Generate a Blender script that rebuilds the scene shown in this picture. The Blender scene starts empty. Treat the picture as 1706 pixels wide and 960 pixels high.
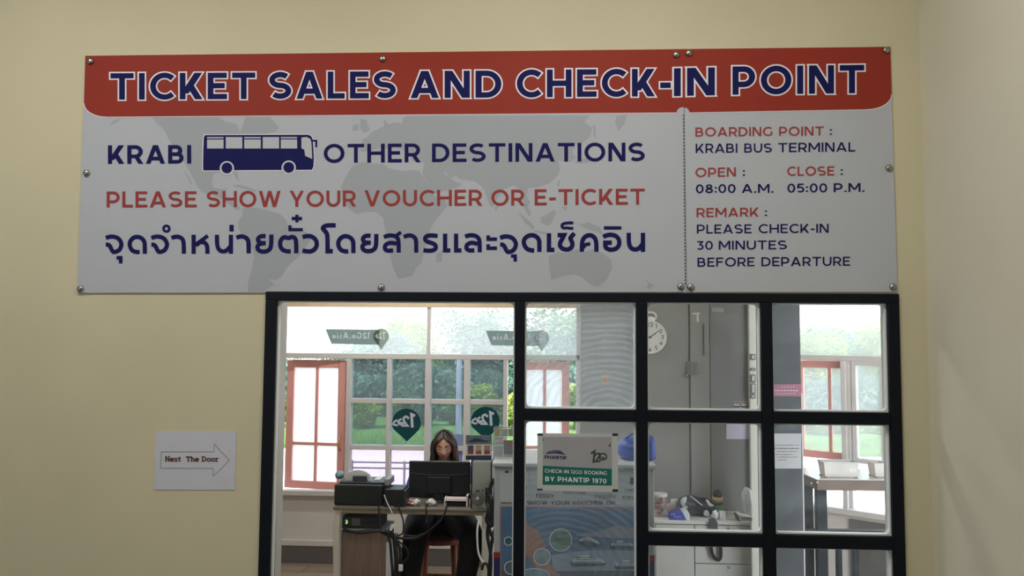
import bpy, bmesh, math, random
import numpy as np
from mathutils import Vector, Matrix, Euler

# ------------------------------------------------------------------ camera
SC = bpy.context.scene
COL = SC.collection
FPX, CAM = 1300.0, np.array([0.0, -2.8, 1.69])
YAW, PITCH, ROLL = math.radians(3.0), math.radians(3.75), math.radians(0.4)
_f = np.array([-math.sin(YAW)*math.cos(PITCH), math.cos(YAW)*math.cos(PITCH), math.sin(PITCH)])
_r0 = np.array([math.cos(YAW), math.sin(YAW), 0.0])
_u0 = np.cross(_r0, _f)
_r = math.cos(ROLL)*_r0 + math.sin(ROLL)*_u0
_u = np.cross(_r, _f)
cd = bpy.data.cameras.new('camera')
cam = bpy.data.objects.new('camera', cd)
COL.objects.link(cam)
cd.sensor_width = 36.0
cd.lens = 36.0*FPX/1706.0
cd.clip_start = 0.02
m = Matrix.Identity(4)
for i in range(3):
    m[i][0] = _r[i]; m[i][1] = _u[i]; m[i][2] = -_f[i]; m[i][3] = CAM[i]
cam.matrix_world = m
SC.camera = cam

SC.view_settings.view_transform = 'Standard'
SC.view_settings.look = 'None'
SC.view_settings.gamma = 1.0
SC.view_settings.use_curve_mapping = False
SC.view_settings.exposure = 0.0
SC.cycles.use_denoising = True
SC.cycles.max_bounces = 14
SC.cycles.diffuse_bounces = 6
SC.cycles.transparent_max_bounces = 24
SC.cycles.sample_clamp_indirect = 6.0
SC.cycles.caustics_reflective = False
SC.cycles.caustics_refractive = False

# ------------------------------------------------------------------ sky and sun
W = bpy.data.worlds.new('sky')
SC.world = W
W.use_nodes = True
nt = W.node_tree
bg = nt.nodes['Background']
tc = nt.nodes.new('ShaderNodeTexCoord')
sp = nt.nodes.new('ShaderNodeSeparateXYZ')
rp = nt.nodes.new('ShaderNodeValToRGB')
nt.links.new(tc.outputs['Generated'], sp.inputs[0])
nt.links.new(sp.outputs['Z'], rp.inputs[0])
nt.links.new(rp.outputs[0], bg.inputs[0])
rp.color_ramp.elements[0].color = (1.0, 1.0, 1.0, 1)
rp.color_ramp.elements[0].position = 0.0
rp.color_ramp.elements[1].color = (0.72, 0.84, 1.0, 1)
rp.color_ramp.elements[1].position = 0.7
SKY = 4.5
bg.inputs[1].default_value = SKY

sd = bpy.data.lights.new('sun', 'SUN')
sd.energy = 11.0
sd.angle = math.radians(1.5)
sd.color = (1.0, 0.95, 0.86)
sun = bpy.data.objects.new('sun', sd)
COL.objects.link(sun)
sun.rotation_euler = Vector((0.30, 0.42, -0.86)).to_track_quat('-Z', 'Y').to_euler()
sun.location = (0, -4, 12)

HALL_FILL, OFFICE_FILL = 22.0, 16.0  # power of the unseen lamps added to hall and office


# ------------------------------------------------------------------ pixel <-> place helpers
def P(px, py, Y):
    d = _f + (px-853)/FPX*_r + (480-py)/FPX*_u
    t = (Y-CAM[1])/d[1]
    q = CAM + t*d
    return Vector((q[0], q[1], q[2]))


def X(px, Y, py=700):
    return P(px, py, Y).x


def Z(py, Y, px=853):
    return P(px, py, Y).z


def rect(x0, y0, x1, y1, Y):
    """pixel rectangle at depth Y -> X0, X1, Z0, Z1"""
    cx, cy = (x0+x1)/2, (y0+y1)/2
    return X(x0, Y, cy), X(x1, Y, cy), Z(y1, Y, cx), Z(y0, Y, cx)


# ------------------------------------------------------------------ materials
def lin(c):
    out = []
    for v in c:
        v = v/255.0
        out.append(v/12.92 if v <= 0.04045 else ((v+0.055)/1.055)**2.4)
    return (out[0], out[1], out[2], 1.0)


MATS = {}


def mat(name, c, rough=0.6, metal=0.0, var=0.0, scale=8.0, spec=0.4, bump=0.0, raw=False):
    if name in MATS:
        return MATS[name]
    M = bpy.data.materials.new(name)
    M.use_nodes = True
    n = M.node_tree.nodes
    b = n['Principled BSDF']
    c = c if raw else lin(c)
    b.inputs['Base Color'].default_value = (c[0], c[1], c[2], 1)
    b.inputs['Roughness'].default_value = rough
    b.inputs['Metallic'].default_value = metal
    b.inputs['Specular IOR Level'].default_value = spec
    L = M.node_tree.links
    if var or bump:
        t = n.new('ShaderNodeTexCoord')
        no = n.new('ShaderNodeTexNoise')
        no.inputs['Scale'].default_value = scale
        no.inputs['Detail'].default_value = 5
        L.new(t.outputs['Object'], no.inputs['Vector'])
        if var:
            r = n.new('ShaderNodeValToRGB')
            r.color_ramp.elements[0].position = 0.3
            r.color_ramp.elements[1].position = 0.7
            r.color_ramp.elements[0].color = (c[0]*(1-var), c[1]*(1-var), c[2]*(1-var), 1)
            r.color_ramp.elements[1].color = (min(1, c[0]*(1+var)), min(1, c[1]*(1+var)), min(1, c[2]*(1+var)), 1)
            L.new(no.outputs['Fac'], r.inputs[0])
            L.new(r.outputs[0], b.inputs['Base Color'])
        if bump:
            bp = n.new('ShaderNodeBump')
            bp.inputs['Strength'].default_value = bump
            bp.inputs['Distance'].default_value = 0.01
            L.new(no.outputs['Fac'], bp.inputs['Height'])
            L.new(bp.outputs[0], b.inputs['Normal'])
    MATS[name] = M
    return M


def wood(name, c1, c2, scale=3.0, axis='X', stretch=12.0, rough=0.5):
    if name in MATS:
        return MATS[name]
    M = bpy.data.materials.new(name)
    M.use_nodes = True
    n, L = M.node_tree.nodes, M.node_tree.links
    b = n['Principled BSDF']
    t = n.new('ShaderNodeTexCoord')
    mp = n.new('ShaderNodeMapping')
    s = [stretch, stretch, stretch]
    s['XYZ'.index(axis)] = 1.0
    mp.inputs['Scale'].default_value = s
    no = n.new('ShaderNodeTexNoise')
    no.inputs['Scale'].default_value = scale
    no.inputs['Detail'].default_value = 8
    no.inputs['Distortion'].default_value = 0.6
    r = n.new('ShaderNodeValToRGB')
    r.color_ramp.elements[0].position = 0.3
    r.color_ramp.elements[1].position = 0.72
    r.color_ramp.elements[0].color = lin(c1)
    r.color_ramp.elements[1].color = lin(c2)
    L.new(t.outputs['Object'], mp.inputs[0]); L.new(mp.outputs[0], no.inputs['Vector'])
    L.new(no.outputs['Fac'], r.inputs[0]); L.new(r.outputs[0], b.inputs['Base Color'])
    b.inputs['Roughness'].default_value = rough
    MATS[name] = M
    return M


def planks(name, c1, c2, c3, bw, rh):
    M = bpy.data.materials.new(name)
    M.use_nodes = True
    n, L = M.node_tree.nodes, M.node_tree.links
    b = n['Principled BSDF']
    t = n.new('ShaderNodeTexCoord')
    br = n.new('ShaderNodeTexBrick')
    br.inputs['Color1'].default_value = lin(c1)
    br.inputs['Color2'].default_value = lin(c2)
    br.inputs['Mortar'].default_value = lin(c3)
    br.inputs['Scale'].default_value = 1.0
    br.inputs['Mortar Size'].default_value = 0.004
    br.inputs['Brick Width'].default_value = bw
    br.inputs['Row Height'].default_value = rh
    L.new(t.outputs['Object'], br.inputs['Vector'])
    no = n.new('ShaderNodeTexNoise')
    no.inputs['Scale'].default_value = 14
    mx = n.new('ShaderNodeMixRGB')
    mx.blend_type = 'MULTIPLY'
    mx.inputs[0].default_value = 0.35
    L.new(t.outputs['Object'], no.inputs['Vector'])
    L.new(br.outputs['Color'], mx.inputs[1]); L.new(no.outputs['Fac'], mx.inputs[2])
    L.new(mx.outputs[0], b.inputs['Base Color'])
    b.inputs['Roughness'].default_value = 0.4
    return M


def glass(name, tint=(1, 1, 1), gloss=0.05, dust=0.0, arcs=False, seed=0.0, clean_right=None, milk=0.0):
    """thin pane: tinted transparent + a little mirror + dust or an even white milk that scatters light"""
    M = bpy.data.materials.new(name)
    M.use_nodes = True
    n, L = M.node_tree.nodes, M.node_tree.links
    for x in list(n):
        if x.type != 'OUTPUT_MATERIAL':
            n.remove(x)
    out = [x for x in n if x.type == 'OUTPUT_MATERIAL'][0]
    tr = n.new('ShaderNodeBsdfTransparent')
    tr.inputs[0].default_value = (*tint, 1)
    gl = n.new('ShaderNodeBsdfGlossy')
    gl.inputs['Roughness'].default_value = 0.02
    mx = n.new('ShaderNodeMixShader')
    mx.inputs[0].default_value = gloss
    L.new(tr.outputs[0], mx.inputs[1]); L.new(gl.outputs[0], mx.inputs[2])
    last = mx
    if dust or milk:
        df = n.new('ShaderNodeBsdfDiffuse')
        dc = (.9, .9, .9, 1) if milk else (.76, .88, .97, 1)
        df.inputs[0].default_value = dc
        tl = n.new('ShaderNodeBsdfTranslucent')
        tl.inputs[0].default_value = dc
        a = n.new('ShaderNodeMixShader')
        a.inputs[0].default_value = 0.5
        L.new(df.outputs[0], a.inputs[1]); L.new(tl.outputs[0], a.inputs[2])
        m2 = n.new('ShaderNodeMixShader')
        L.new(mx.outputs[0], m2.inputs[1]); L.new(a.outputs[0], m2.inputs[2])
        if milk:
            m2.inputs[0].default_value = milk
        else:
            t = n.new('ShaderNodeTexCoord')
            mp = n.new('ShaderNodeMapping')
            mp.inputs['Location'].default_value = (seed, 0, seed*1.7)
            L.new(t.outputs['Object'], mp.inputs[0])
            no = n.new('ShaderNodeTexNoise')
            no.inputs['Scale'].default_value = 4.0
            no.inputs['Detail'].default_value = 6
            no.inputs['Distortion'].default_value = 1.5
            L.new(mp.outputs[0], no.inputs['Vector'])
            r = n.new('ShaderNodeValToRGB')
            r.color_ramp.elements[0].position = 0.40
            r.color_ramp.elements[1].position = 0.8
            r.color_ramp.elements[0].color = (dust*0.25,)*3 + (1,)
            r.color_ramp.elements[1].color = (dust,)*3 + (1,)
            L.new(no.outputs['Fac'], r.inputs[0])
            fac = r.outputs[0]
            if arcs:
                wv = n.new('ShaderNodeTexWave')
                wv.wave_type = 'RINGS'
                wv.rings_direction = 'SPHERICAL'
                wv.inputs['Scale'].default_value = 15.0
                wv.inputs['Distortion'].default_value = 5.0
                wv.inputs['Detail'].default_value = 6.0
                wv.inputs['Detail Scale'].default_value = 1.2
                m3 = n.new('ShaderNodeMapping')
                m3.inputs['Location'].default_value = (arcs[0], 0, arcs[1])
                m3.inputs['Scale'].default_value = (0.75, 1.0, 1.0)
                L.new(t.outputs['Object'], m3.inputs[0]); L.new(m3.outputs[0], wv.inputs['Vector'])
                r2 = n.new('ShaderNodeValToRGB')
                r2.color_ramp.elements[0].position = 0.3
                r2.color_ramp.elements[0].color = (dust*0.55,)*3 + (1,)
                r2.color_ramp.elements[1].color = (dust*1.1,)*3 + (1,)
                L.new(wv.outputs['Fac'], r2.inputs[0])
                ad = n.new('ShaderNodeMixRGB')
                ad.inputs[0].default_value = 0.62
                L.new(r.outputs[0], ad.inputs[1]); L.new(r2.outputs[0], ad.inputs[2])
                fac = ad.outputs[0]
            L.new(fac, m2.inputs[0])
        last = m2
    L.new(last.outputs[0], out.inputs['Surface'])
    return M


def vinyl(name, c, trans=.5):
    """sticker film: lit from both sides"""
    M = mat(name, c, .5, spec=.1)
    n, L = M.node_tree.nodes, M.node_tree.links
    tl = n.new('ShaderNodeBsdfTranslucent')
    tl.inputs[0].default_value = lin(c)
    mx = n.new('ShaderNodeMixShader')
    mx.inputs[0].default_value = trans
    out = [x for x in n if x.type == 'OUTPUT_MATERIAL'][0]
    L.new(n['Principled BSDF'].outputs[0], mx.inputs[1]); L.new(tl.outputs[0], mx.inputs[2])
    L.new(mx.outputs[0], out.inputs['Surface'])
    return M


def leafmat(name, c1, c2, trans=0.35):
    M = bpy.data.materials.new(name)
    M.use_nodes = True
    n, L = M.node_tree.nodes, M.node_tree.links
    b = n['Principled BSDF']
    out = [x for x in n if x.type == 'OUTPUT_MATERIAL'][0]
    t = n.new('ShaderNodeTexCoord')
    no = n.new('ShaderNodeTexNoise')
    no.inputs['Scale'].default_value = 2.2
    no.inputs['Detail'].default_value = 6
    r = n.new('ShaderNodeValToRGB')
    r.color_ramp.elements[0].position = 0.35
    r.color_ramp.elements[1].position = 0.65
    r.color_ramp.elements[0].color = (*c1, 1)
    r.color_ramp.elements[1].color = (*c2, 1)
    L.new(t.outputs['Object'], no.inputs['Vector']); L.new(no.outputs['Fac'], r.inputs[0])
    L.new(r.outputs[0], b.inputs['Base Color'])
    b.inputs['Roughness'].default_value = 0.45
    tl = n.new('ShaderNodeBsdfTranslucent')
    L.new(r.outputs[0], tl.inputs[0])
    mx = n.new('ShaderNodeMixShader')
    mx.inputs[0].default_value = trans
    L.new(b.outputs[0], mx.inputs[1]); L.new(tl.outputs[0], mx.inputs[2])
    L.new(mx.outputs[0], out.inputs['Surface'])
    return M


# ------------------------------------------------------------------ mesh builder
class MB:
    def __init__(s):
        s.v, s.f, s.mi = [], [], []
        s.k = 0

    def add(s, vs, fs, mi=0):
        o = len(s.v)
        s.v += [tuple(a) for a in vs]
        s.f += [tuple(i+o for i in f) for f in fs]
        s.mi += [mi]*len(fs)
        return s

    def box(s, x0, x1, y0, y1, z0, z1, mi=0):
        vs = [(x, y, z) for z in (z0, z1) for y in (y0, y1) for x in (x0, x1)]
        return s.add(vs, [(0, 2, 3, 1), (4, 5, 7, 6), (0, 1, 5, 4), (2, 6, 7, 3), (0, 4, 6, 2), (1, 3, 7, 5)], mi)

    def prism(s, pts, y0, y1, mi=0):
        """outline of (x, z) points extruded from y0 to y1"""
        n = len(pts)
        vs = [(x, y0, z) for x, z in pts] + [(x, y1, z) for x, z in pts]
        fs = [tuple(range(n)), tuple(range(2*n-1, n-1, -1))]
        fs += [(i, (i+1) % n, n+(i+1) % n, n+i)[::-1] for i in range(n)]
        return s.add(vs, fs, mi)

    def prismz(s, pts, z0, z1, mi=0):
        n = len(pts)
        vs = [(x, y, z0) for x, y in pts] + [(x, y, z1) for x, y in pts]
        fs = [tuple(range(n))[::-1], tuple(range(n, 2*n))]
        fs += [(i, (i+1) % n, n+(i+1) % n, n+i) for i in range(n)]
        return s.add(vs, fs, mi)

    def poly(s, pts, y, mi=0):
        """flat print, facing -Y; pts are (x, z)"""
        a = sum(pts[i][0]*pts[(i+1) % len(pts)][1]-pts[(i+1) % len(pts)][0]*pts[i][1] for i in range(len(pts)))
        if a < 0:
            pts = pts[::-1]
        return s.add([(x, y, z) for x, z in pts], [tuple(range(len(pts)))], mi)

    def step(s):
        s.k += 1
        return (s.k % 6)*4e-5

    def polypx(s, pts, Y, mi=0):
        Y -= s.step()
        q = [P(a, b, Y) for a, b in pts]
        return s.poly([(v.x, v.z) for v in q], Y, mi)

    def tube(s, path, r, n=8, mi=0, caps=True):
        path = [Vector(p) for p in path]
        rs = r if isinstance(r, (list, tuple)) else [r]*len(path)
        vs, fs = [], []
        up = Vector((0, 0, 1))
        prev = None
        for i, p in enumerate(path):
            t = (path[min(i+1, len(path)-1)]-path[max(i-1, 0)])
            t = t.normalized() if t.length > 1e-9 else Vector((0, 0, 1))
            if prev is None:
                a = t.cross(up)
                if a.length < 1e-3:
                    a = t.cross(Vector((1, 0, 0)))
                a.normalize()
            else:
                a = prev - t*prev.dot(t)
                a = a.normalized() if a.length > 1e-6 else t.orthogonal().normalized()
            prev = a
            b = t.cross(a)
            for k in range(n):
                an = 2*math.pi*k/n
                vs.append(p + (a*math.cos(an)+b*math.sin(an))*rs[i])
        for i in range(len(path)-1):
            for k in range(n):
                fs.append((i*n+k, i*n+(k+1) % n, (i+1)*n+(k+1) % n, (i+1)*n+k))
        if caps:
            fs.append(tuple(range(n))[::-1])
            fs.append(tuple(range((len(path)-1)*n, len(path)*n)))
        return s.add(vs, fs, mi)

    def lathe(s, prof, c=(0, 0, 0), n=24, axis='Z', mi=0):
        vs, fs = [], []
        for r, h in prof:
            for k in range(n):
                a = 2*math.pi*k/n
                x, y = r*math.cos(a), r*math.sin(a)
                q = (x, y, h) if axis == 'Z' else (x, h, y) if axis == 'Y' else (h, x, y)
                vs.append((q[0]+c[0], q[1]+c[1], q[2]+c[2]))
        for i in range(len(prof)-1):
            for k in range(n):
                fs.append((i*n+k, i*n+(k+1) % n, (i+1)*n+(k+1) % n, (i+1)*n+k))
        fs.append(tuple(range(n))[::-1])
        fs.append(tuple(range((len(prof)-1)*n, len(prof)*n)))
        return s.add(vs, fs, mi)

    def ball(s, c, rx, ry, rz, nu=16, nv=10, mi=0, fn=None):
        vs, fs = [], []
        for j in range(nv+1):
            th = math.pi*j/nv
            for i in range(nu):
                ph = 2*math.pi*i/nu
                d = Vector((math.sin(th)*math.cos(ph), math.sin(th)*math.sin(ph), math.cos(th)))
                k = fn(d) if fn else 1.0
                vs.append((c[0]+rx*d.x*k, c[1]+ry*d.y*k, c[2]+rz*d.z*k))
        for j in range(nv):
            for i in range(nu):
                fs.append((j*nu+i, (j+1)*nu+i, (j+1)*nu+(i+1) % nu, j*nu+(i+1) % nu))
        return s.add(vs, fs, mi)

    def xf(s, M):
        s.v = [tuple(M @ Vector(v)) for v in s.v]
        return s

    def build(s, name, m, parent=None, bevel=0.0, smooth=False, sub=0, solid=0.0, keep=False):
        me = bpy.data.meshes.new(name)
        me.from_pydata(s.v, [], s.f)
        ms = m if isinstance(m, (list, tuple)) else [m]
        for q in ms:
            me.materials.append(q)
        if len(ms) > 1:
            me.polygons.foreach_set('material_index', s.mi)
        if smooth:
            me.polygons.foreach_set('use_smooth', [True]*len(me.polygons))
        b = bmesh.new()
        b.from_mesh(me)
        if not keep:
            bmesh.ops.remove_doubles(b, verts=b.verts, dist=1e-6)
            if smooth or bevel:
                bmesh.ops.recalc_face_normals(b, faces=b.faces)
        b.to_mesh(me)
        b.free()
        o = bpy.data.objects.new(name, me)
        COL.objects.link(o)
        if parent:
            o.parent = parent
            o.matrix_parent_inverse = parent.matrix_basis.inverted()
        if solid:
            q = o.modifiers.new('thickness', 'SOLIDIFY')
            q.thickness = solid
            q.offset = 0
        if bevel:
            q = o.modifiers.new('rounded', 'BEVEL')
            q.width = bevel
            q.segments = 2
            q.limit_method = 'ANGLE'
        if sub:
            q = o.modifiers.new('smooth', 'SUBSURF')
            q.levels = q.render_levels = sub
        return o


def tag(o, label, cat, group=None, kind=None):
    o['label'] = label
    o['category'] = cat
    if group:
        o['group'] = group
    if kind:
        o['kind'] = kind
    return o


def thing(name, loc, label, cat, group=None):
    o = bpy.data.objects.new(name, None)
    o.empty_display_size = 0.05
    o.location = loc
    COL.objects.link(o)
    return tag(o, label, cat, group)


def struct(name, mb, m, **k):
    o = mb.build(name, m, **k)
    o['kind'] = 'structure'
    return o


# ------------------------------------------------------------------ lettering (stroke glyphs)
def arc(cx, cy, rx, ry, a0, a1, n=14):
    return [(cx+rx*math.cos(math.radians(a0+(a1-a0)*i/n)), cy+ry*math.sin(math.radians(a0+(a1-a0)*i/n))) for i in range(n+1)]


def glyph(ch, w):
    """width and list of ('r', centreline, closed) or ('p', polygon) with cap height 1"""
    h, t = w/2, 1-w/2
    wx = w*1.1

    def sl(x0, y0, x1, y1, q=None):
        q = (q or wx)/2
        return ('p', [(x0-q, y0), (x0+q, y0), (x1+q, y1), (x1-q, y1)])

    def r(pts, c=False):
        return ('r', pts, c)
    q = wx/2
    if ch == 'A':
        W_ = .92
        return W_, [sl(q, 0, W_/2-.01, 1), sl(W_-q, 0, W_/2+.01, 1), r([(.2, .28), (W_-.2, .28)])]
    if ch == 'B':
        W_ = .76
        c = W_-h-.02
        ry1, ry2 = (t-.51)/2, (.51-h)/2
        return W_, [r([(h, 0), (h, 1)]),
                    r([(h, t), (c-.06-ry1, t)] + arc(c-.06-ry1, .51+ry1, ry1, ry1, 90, -90) + [(h, .51)]),
                    r([(h, .51), (c-ry2, .51)] + arc(c-ry2, h+ry2, ry2, ry2, 90, -90) + [(h, h)])]
    if ch == 'C':
        W_ = .84
        return W_, [r(arc(.5, .5, .5-h, .5-h+.01, 46, 314, 24))]
    if ch == 'D':
        W_ = .84
        return W_, [r([(h, h), (.36, h)] + arc(.36, .5, W_-.36-h, .5-h, -90, 90, 18) + [(h, t)], True)]
    if ch in 'EF':
        W_ = .66
        e = [r([(h, 0), (h, 1)]), r([(h, t), (W_, t)]), r([(h, .51), (W_-.07, .51)])]
        if ch == 'E':
            e.append(r([(h, h), (W_+.01, h)]))
        return W_, e
    if ch == 'G':
        W_ = .88
        return W_, [r(arc(.5, .5, .5-h, .5-h+.01, 46, 318, 24)), r([(W_-h, .16), (W_-h, .5)])]
    if ch == 'H':
        W_ = .84
        return W_, [r([(h, 0), (h, 1)]), r([(W_-h, 0), (W_-h, 1)]), r([(h, .5), (W_-h, .5)])]
    if ch == 'I':
        return w, [r([(h, 0), (h, 1)])]
    if ch == 'J':
        W_ = .6
        return W_, [r([(W_-h, 1), (W_-h, .3)] + arc(W_/2, .3, W_/2-h, .3-h, 0, -150))]
    if ch == 'K':
        W_ = .78
        return W_, [r([(h, 0), (h, 1)]), sl(h+w*.35, .22, W_-q-.03, 1, w*1.35), sl(W_-q*1.1, 0, .34, .56, w*1.3)]
    if ch == 'L':
        W_ = .6
        return W_, [r([(h, 0), (h, 1)]), r([(h, h), (W_, h)])]
    if ch == 'M':
        W_ = 1.0
        return W_, [r([(h, 0), (h, 1)]), r([(W_-h, 0), (W_-h, 1)]), sl(W_/2, .25, q, 1), sl(W_/2, .25, W_-q, 1)]
    if ch == 'N':
        W_ = .82
        return W_, [r([(h, 0), (h, 1)]), r([(W_-h, 0), (W_-h, 1)]), sl(W_-q*1.15, 0, q*1.15, 1, w*1.25)]
    if ch in 'O0':
        W_ = 1.0 if ch == 'O' else .7
        return W_, [r(arc(W_/2, .5, W_/2-h, .5-h+.01, 0, 360, 32)[:-1], True)]
    if ch in 'PR':
        W_ = .74
        ry = (t-.36)/2 if ch == 'P' else (t-.4)/2
        b = t-2*ry
        e = [r([(h, 0), (h, 1)]), r([(h, t), (W_-h-ry, t)] + arc(W_-h-ry, b+ry, ry, ry, 90, -90) + [(h, b)])]
        if ch == 'R':
            e.append(sl(W_-q+.02, 0, .42, b, w*1.2))
        return W_, e
    if ch == 'S':
        W_ = .78
        c1, r1 = (t+.5)/2, (t-.5)/2
        c2, r2 = (.5+h)/2, (.5-h)/2
        return W_, [r(arc(W_/2, c1, W_/2-h, r1, 38, 262, 16) + arc(W_/2, c2, W_/2-h, r2, 82, -142, 16))]
    if ch == 'T':
        W_ = .8
        return W_, [r([(0, t), (W_, t)]), r([(W_/2, 0), (W_/2, t)])]
    if ch == 'U':
        W_ = .8
        return W_, [r([(h, 1), (h, .4)] + arc(W_/2, .4, W_/2-h, .4-h+.01, 180, 360, 16) + [(W_-h, 1)])]
    if ch == 'V':
        W_ = .88
        return W_, [sl(W_/2-.01, 0, q, 1), sl(W_/2+.01, 0, W_-q, 1)]
    if ch == 'W':
        W_ = 1.28
        return W_, [sl(.36, 0, q, 1), sl(.36, 0, W_/2, 1), sl(W_-.36, 0, W_/2, 1), sl(W_-.36, 0, W_-q, 1)]
    if ch == 'X':
        W_ = .8
        return W_, [sl(q, 0, W_-q, 1), sl(W_-q, 0, q, 1)]
    if ch == 'Y':
        W_ = .82
        return W_, [r([(W_/2, 0), (W_/2, .45)]), sl(W_/2, .36, q, 1), sl(W_/2, .36, W_-q, 1)]
    if ch == '-':
        return .36, [r([(0, .4), (.36, .4)])]
    if ch == '.':
        return w*1.15, [r([(0, h*1.1), (w*1.15, h*1.1)])]
    if ch == ':':
        return w*1.15, [r([(0, .14), (w*1.15, .14)]), r([(0, .6), (w*1.15, .6)])]
    if ch == '1':
        return .36, [r([(.36-h, 0), (.36-h, 1)]), r([(0, t), (.36-h, t)])]
    if ch == '2':
        return .66, [r(arc(.33, .68, .33-h, .32-h, 160, -35, 14) + [(.1, h), (.66, h)])]
    if ch == '3':
        return .64, [r([(.04, t), (.52, t), (.3, .58)] + arc(.3, .32, .34-h, .32-h, 75, -140, 14))]
    if ch == '5':
        return .66, [r([(.6, t), (.14, t), (.1, .56), (.3, .6)] + arc(.31, .33, .35-h, .33-h, 80, -140, 14))]
    if ch == '7':
        return .66, [r([(0, t), (.66-h, t), (.22, 0)])]
    if ch == '8':
        return .7, [r(arc(.35, .74, .3-h, .26-h, 0, 360, 20)[:-1], True), r(arc(.35, .28, .35-h, .28-h, 0, 360, 20)[:-1], True)]
    if ch == '9':
        return .68, [r(arc(.34, .67, .34-h, .33-h, 0, 360, 20)[:-1], True), r([(.68-h, .67), (.6, .3), (.4, .05), (.15, h)])]
    if ch == 'o':
        return .62, [r(arc(.31, .3, .31-h, .3-h, 0, 360, 20)[:-1], True)]
    if ch == 'a':
        return .58, [r(arc(.27, .28, .27-h, .28-h, 0, 360, 20)[:-1], True), r([(.58-h, 0), (.58-h, .58)])]
    if ch == 's':
        return .46, [r(arc(.23, .43, .23-h, .14-h/2, 40, 262, 10) + arc(.23, .16, .23-h, .14-h/2, 82, -140, 10))]
    if ch == 'i':
        return w, [r([(h, 0), (h, .6)]), r([(h, .78), (h, .96)])]
    # slab serif letters of the small notice, drawn one by one
    g = w*.5
    if ch == '{N}':
        return .8, [r([(.14, 0), (.14, 1)]), r([(.66, 0), (.66, 1)]), sl(.66, 0, .14, 1, w), r([(0, g/2), (.3, g/2)]), r([(0, 1-g/2), (.2, 1-g/2)]), r([(.5, 1-g/2), (.8, 1-g/2)])]
    if ch == '{e}':
        return .6, [r([(.08, .34), (.54, .34)] + arc(.3, .33, .25, .3, 5, 320, 16))]
    if ch == '{x}':
        return .64, [sl(.1, 0, .54, .66, w), sl(.54, 0, .1, .66, w), r([(0, g/2), (.24, g/2)]), r([(.4, g/2), (.64, g/2)]), r([(0, .66-g/2), (.24, .66-g/2)]), r([(.4, .66-g/2), (.64, .66-g/2)])]
    if ch == '{t}':
        return .5, [r([(.18, .9), (.18, .2)] + arc(.32, .2, .14, .14, 180, 300, 6)), r([(0, .62), (.44, .62)])]
    if ch == '{T}':
        return .76, [r([(.38, 0), (.38, 1)]), r([(.04, 1-h), (.72, 1-h)]), r([(.05, 1), (.05, .72)]), r([(.71, 1), (.71, .72)]), r([(.22, g/2), (.54, g/2)])]
    if ch == '{h}':
        return .7, [r([(.14, 0), (.14, 1)]), r([(.14, .42)] + arc(.34, .4, .2, .23, 150, 0, 8) + [(.54, 0)]), r([(0, g/2), (.28, g/2)]), r([(.42, g/2), (.7, g/2)]), r([(0, 1-g/2), (.14, 1-g/2)])]
    if ch == '{D}':
        return .8, [r([(.14, h), (.34, h)] + arc(.34, .5, .36, .5-h, -90, 90, 14) + [(.14, 1-h)], True), r([(0, g/2), (.2, g/2)]), r([(0, 1-g/2), (.2, 1-g/2)])]
    if ch == '{o}':
        return .62, [r(arc(.31, .33, .24, .3, 0, 360, 18)[:-1], True)]
    if ch == '{r}':
        return .6, [r([(.18, 0), (.18, .66)]), r([(.18, .4)] + arc(.38, .42, .2, .2, 160, 30, 7)), r([(0, g/2), (.42, g/2)]), r([(0, .66-g/2), (.18, .66-g/2)])]
    return .4, []


def ribbon(pts, w, closed=False, ext=0.0):
    """constant width stroke as quads, mitred at the corners: (verts, faces)"""
    p = [np.array(q, float) for q in pts]
    clean = [p[0]]
    for q in p[1:]:
        if np.linalg.norm(q-clean[-1]) > 1e-5:
            clean.append(q)
    p = clean
    if closed and np.linalg.norm(p[0]-p[-1]) < 1e-5:
        p.pop()
    n = len(p)
    if ext and not closed:
        d = p[0]-p[1]; p[0] = p[0]+d/np.linalg.norm(d)*ext
        d = p[-1]-p[-2]; p[-1] = p[-1]+d/np.linalg.norm(d)*ext
    h = w/2
    vs = []
    for i in range(n):
        a = p[i]-p[i-1] if (i > 0 or closed) else None
        b = p[(i+1) % n]-p[i] if (i < n-1 or closed) else None
        if a is None:
            a = b
        if b is None:
            b = a
        a = a/np.linalg.norm(a); b = b/np.linalg.norm(b)
        na, nb = np.array([-a[1], a[0]]), np.array([-b[1], b[0]])
        mm = na+nb
        L = np.linalg.norm(mm)
        mm = na if L < 1e-6 else mm/L
        k = h/max(0.45, float(mm @ na))
        vs.append(p[i]+mm*k); vs.append(p[i]-mm*k)
    fs = []
    for i in range(n if closed else n-1):
        j = (i+1) % n
        fs.append((2*i+1, 2*j+1, 2*j, 2*i))
    return vs, fs


def offset_poly(pts, o):
    p = [np.array(q, float) for q in pts]
    a = sum(p[i][0]*p[(i+1) % len(p)][1]-p[(i+1) % len(p)][0]*p[i][1] for i in range(len(p)))
    if a < 0:
        p = p[::-1]
    out = []
    n = len(p)
    for i in range(n):
        d1 = p[i]-p[i-1]; d2 = p[(i+1) % n]-p[i]
        d1 /= np.linalg.norm(d1); d2 /= np.linalg.norm(d2)
        n1, n2 = np.array([d1[1], -d1[0]]), np.array([d2[1], -d2[0]])
        mm = n1+n2
        mm /= np.linalg.norm(mm)
        out.append(p[i]+mm*o/max(.5, float(mm @ n1)))
    return out


def toks(s):
    out, i = [], 0
    while i < len(s):
        if s[i] == '{':
            j = s.index('}', i)
            out.append(s[i:j+1]); i = j+1
        else:
            out.append(s[i]); i += 1
    return out


def layout(text, w, gap):
    els, x = [], 0.0
    for ch in toks(text):
        if ch == ' ':
            x += .34
            continue
        g, e = glyph(ch, w)
        els.append((x, e))
        x += g+gap
    return x-gap, els


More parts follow.
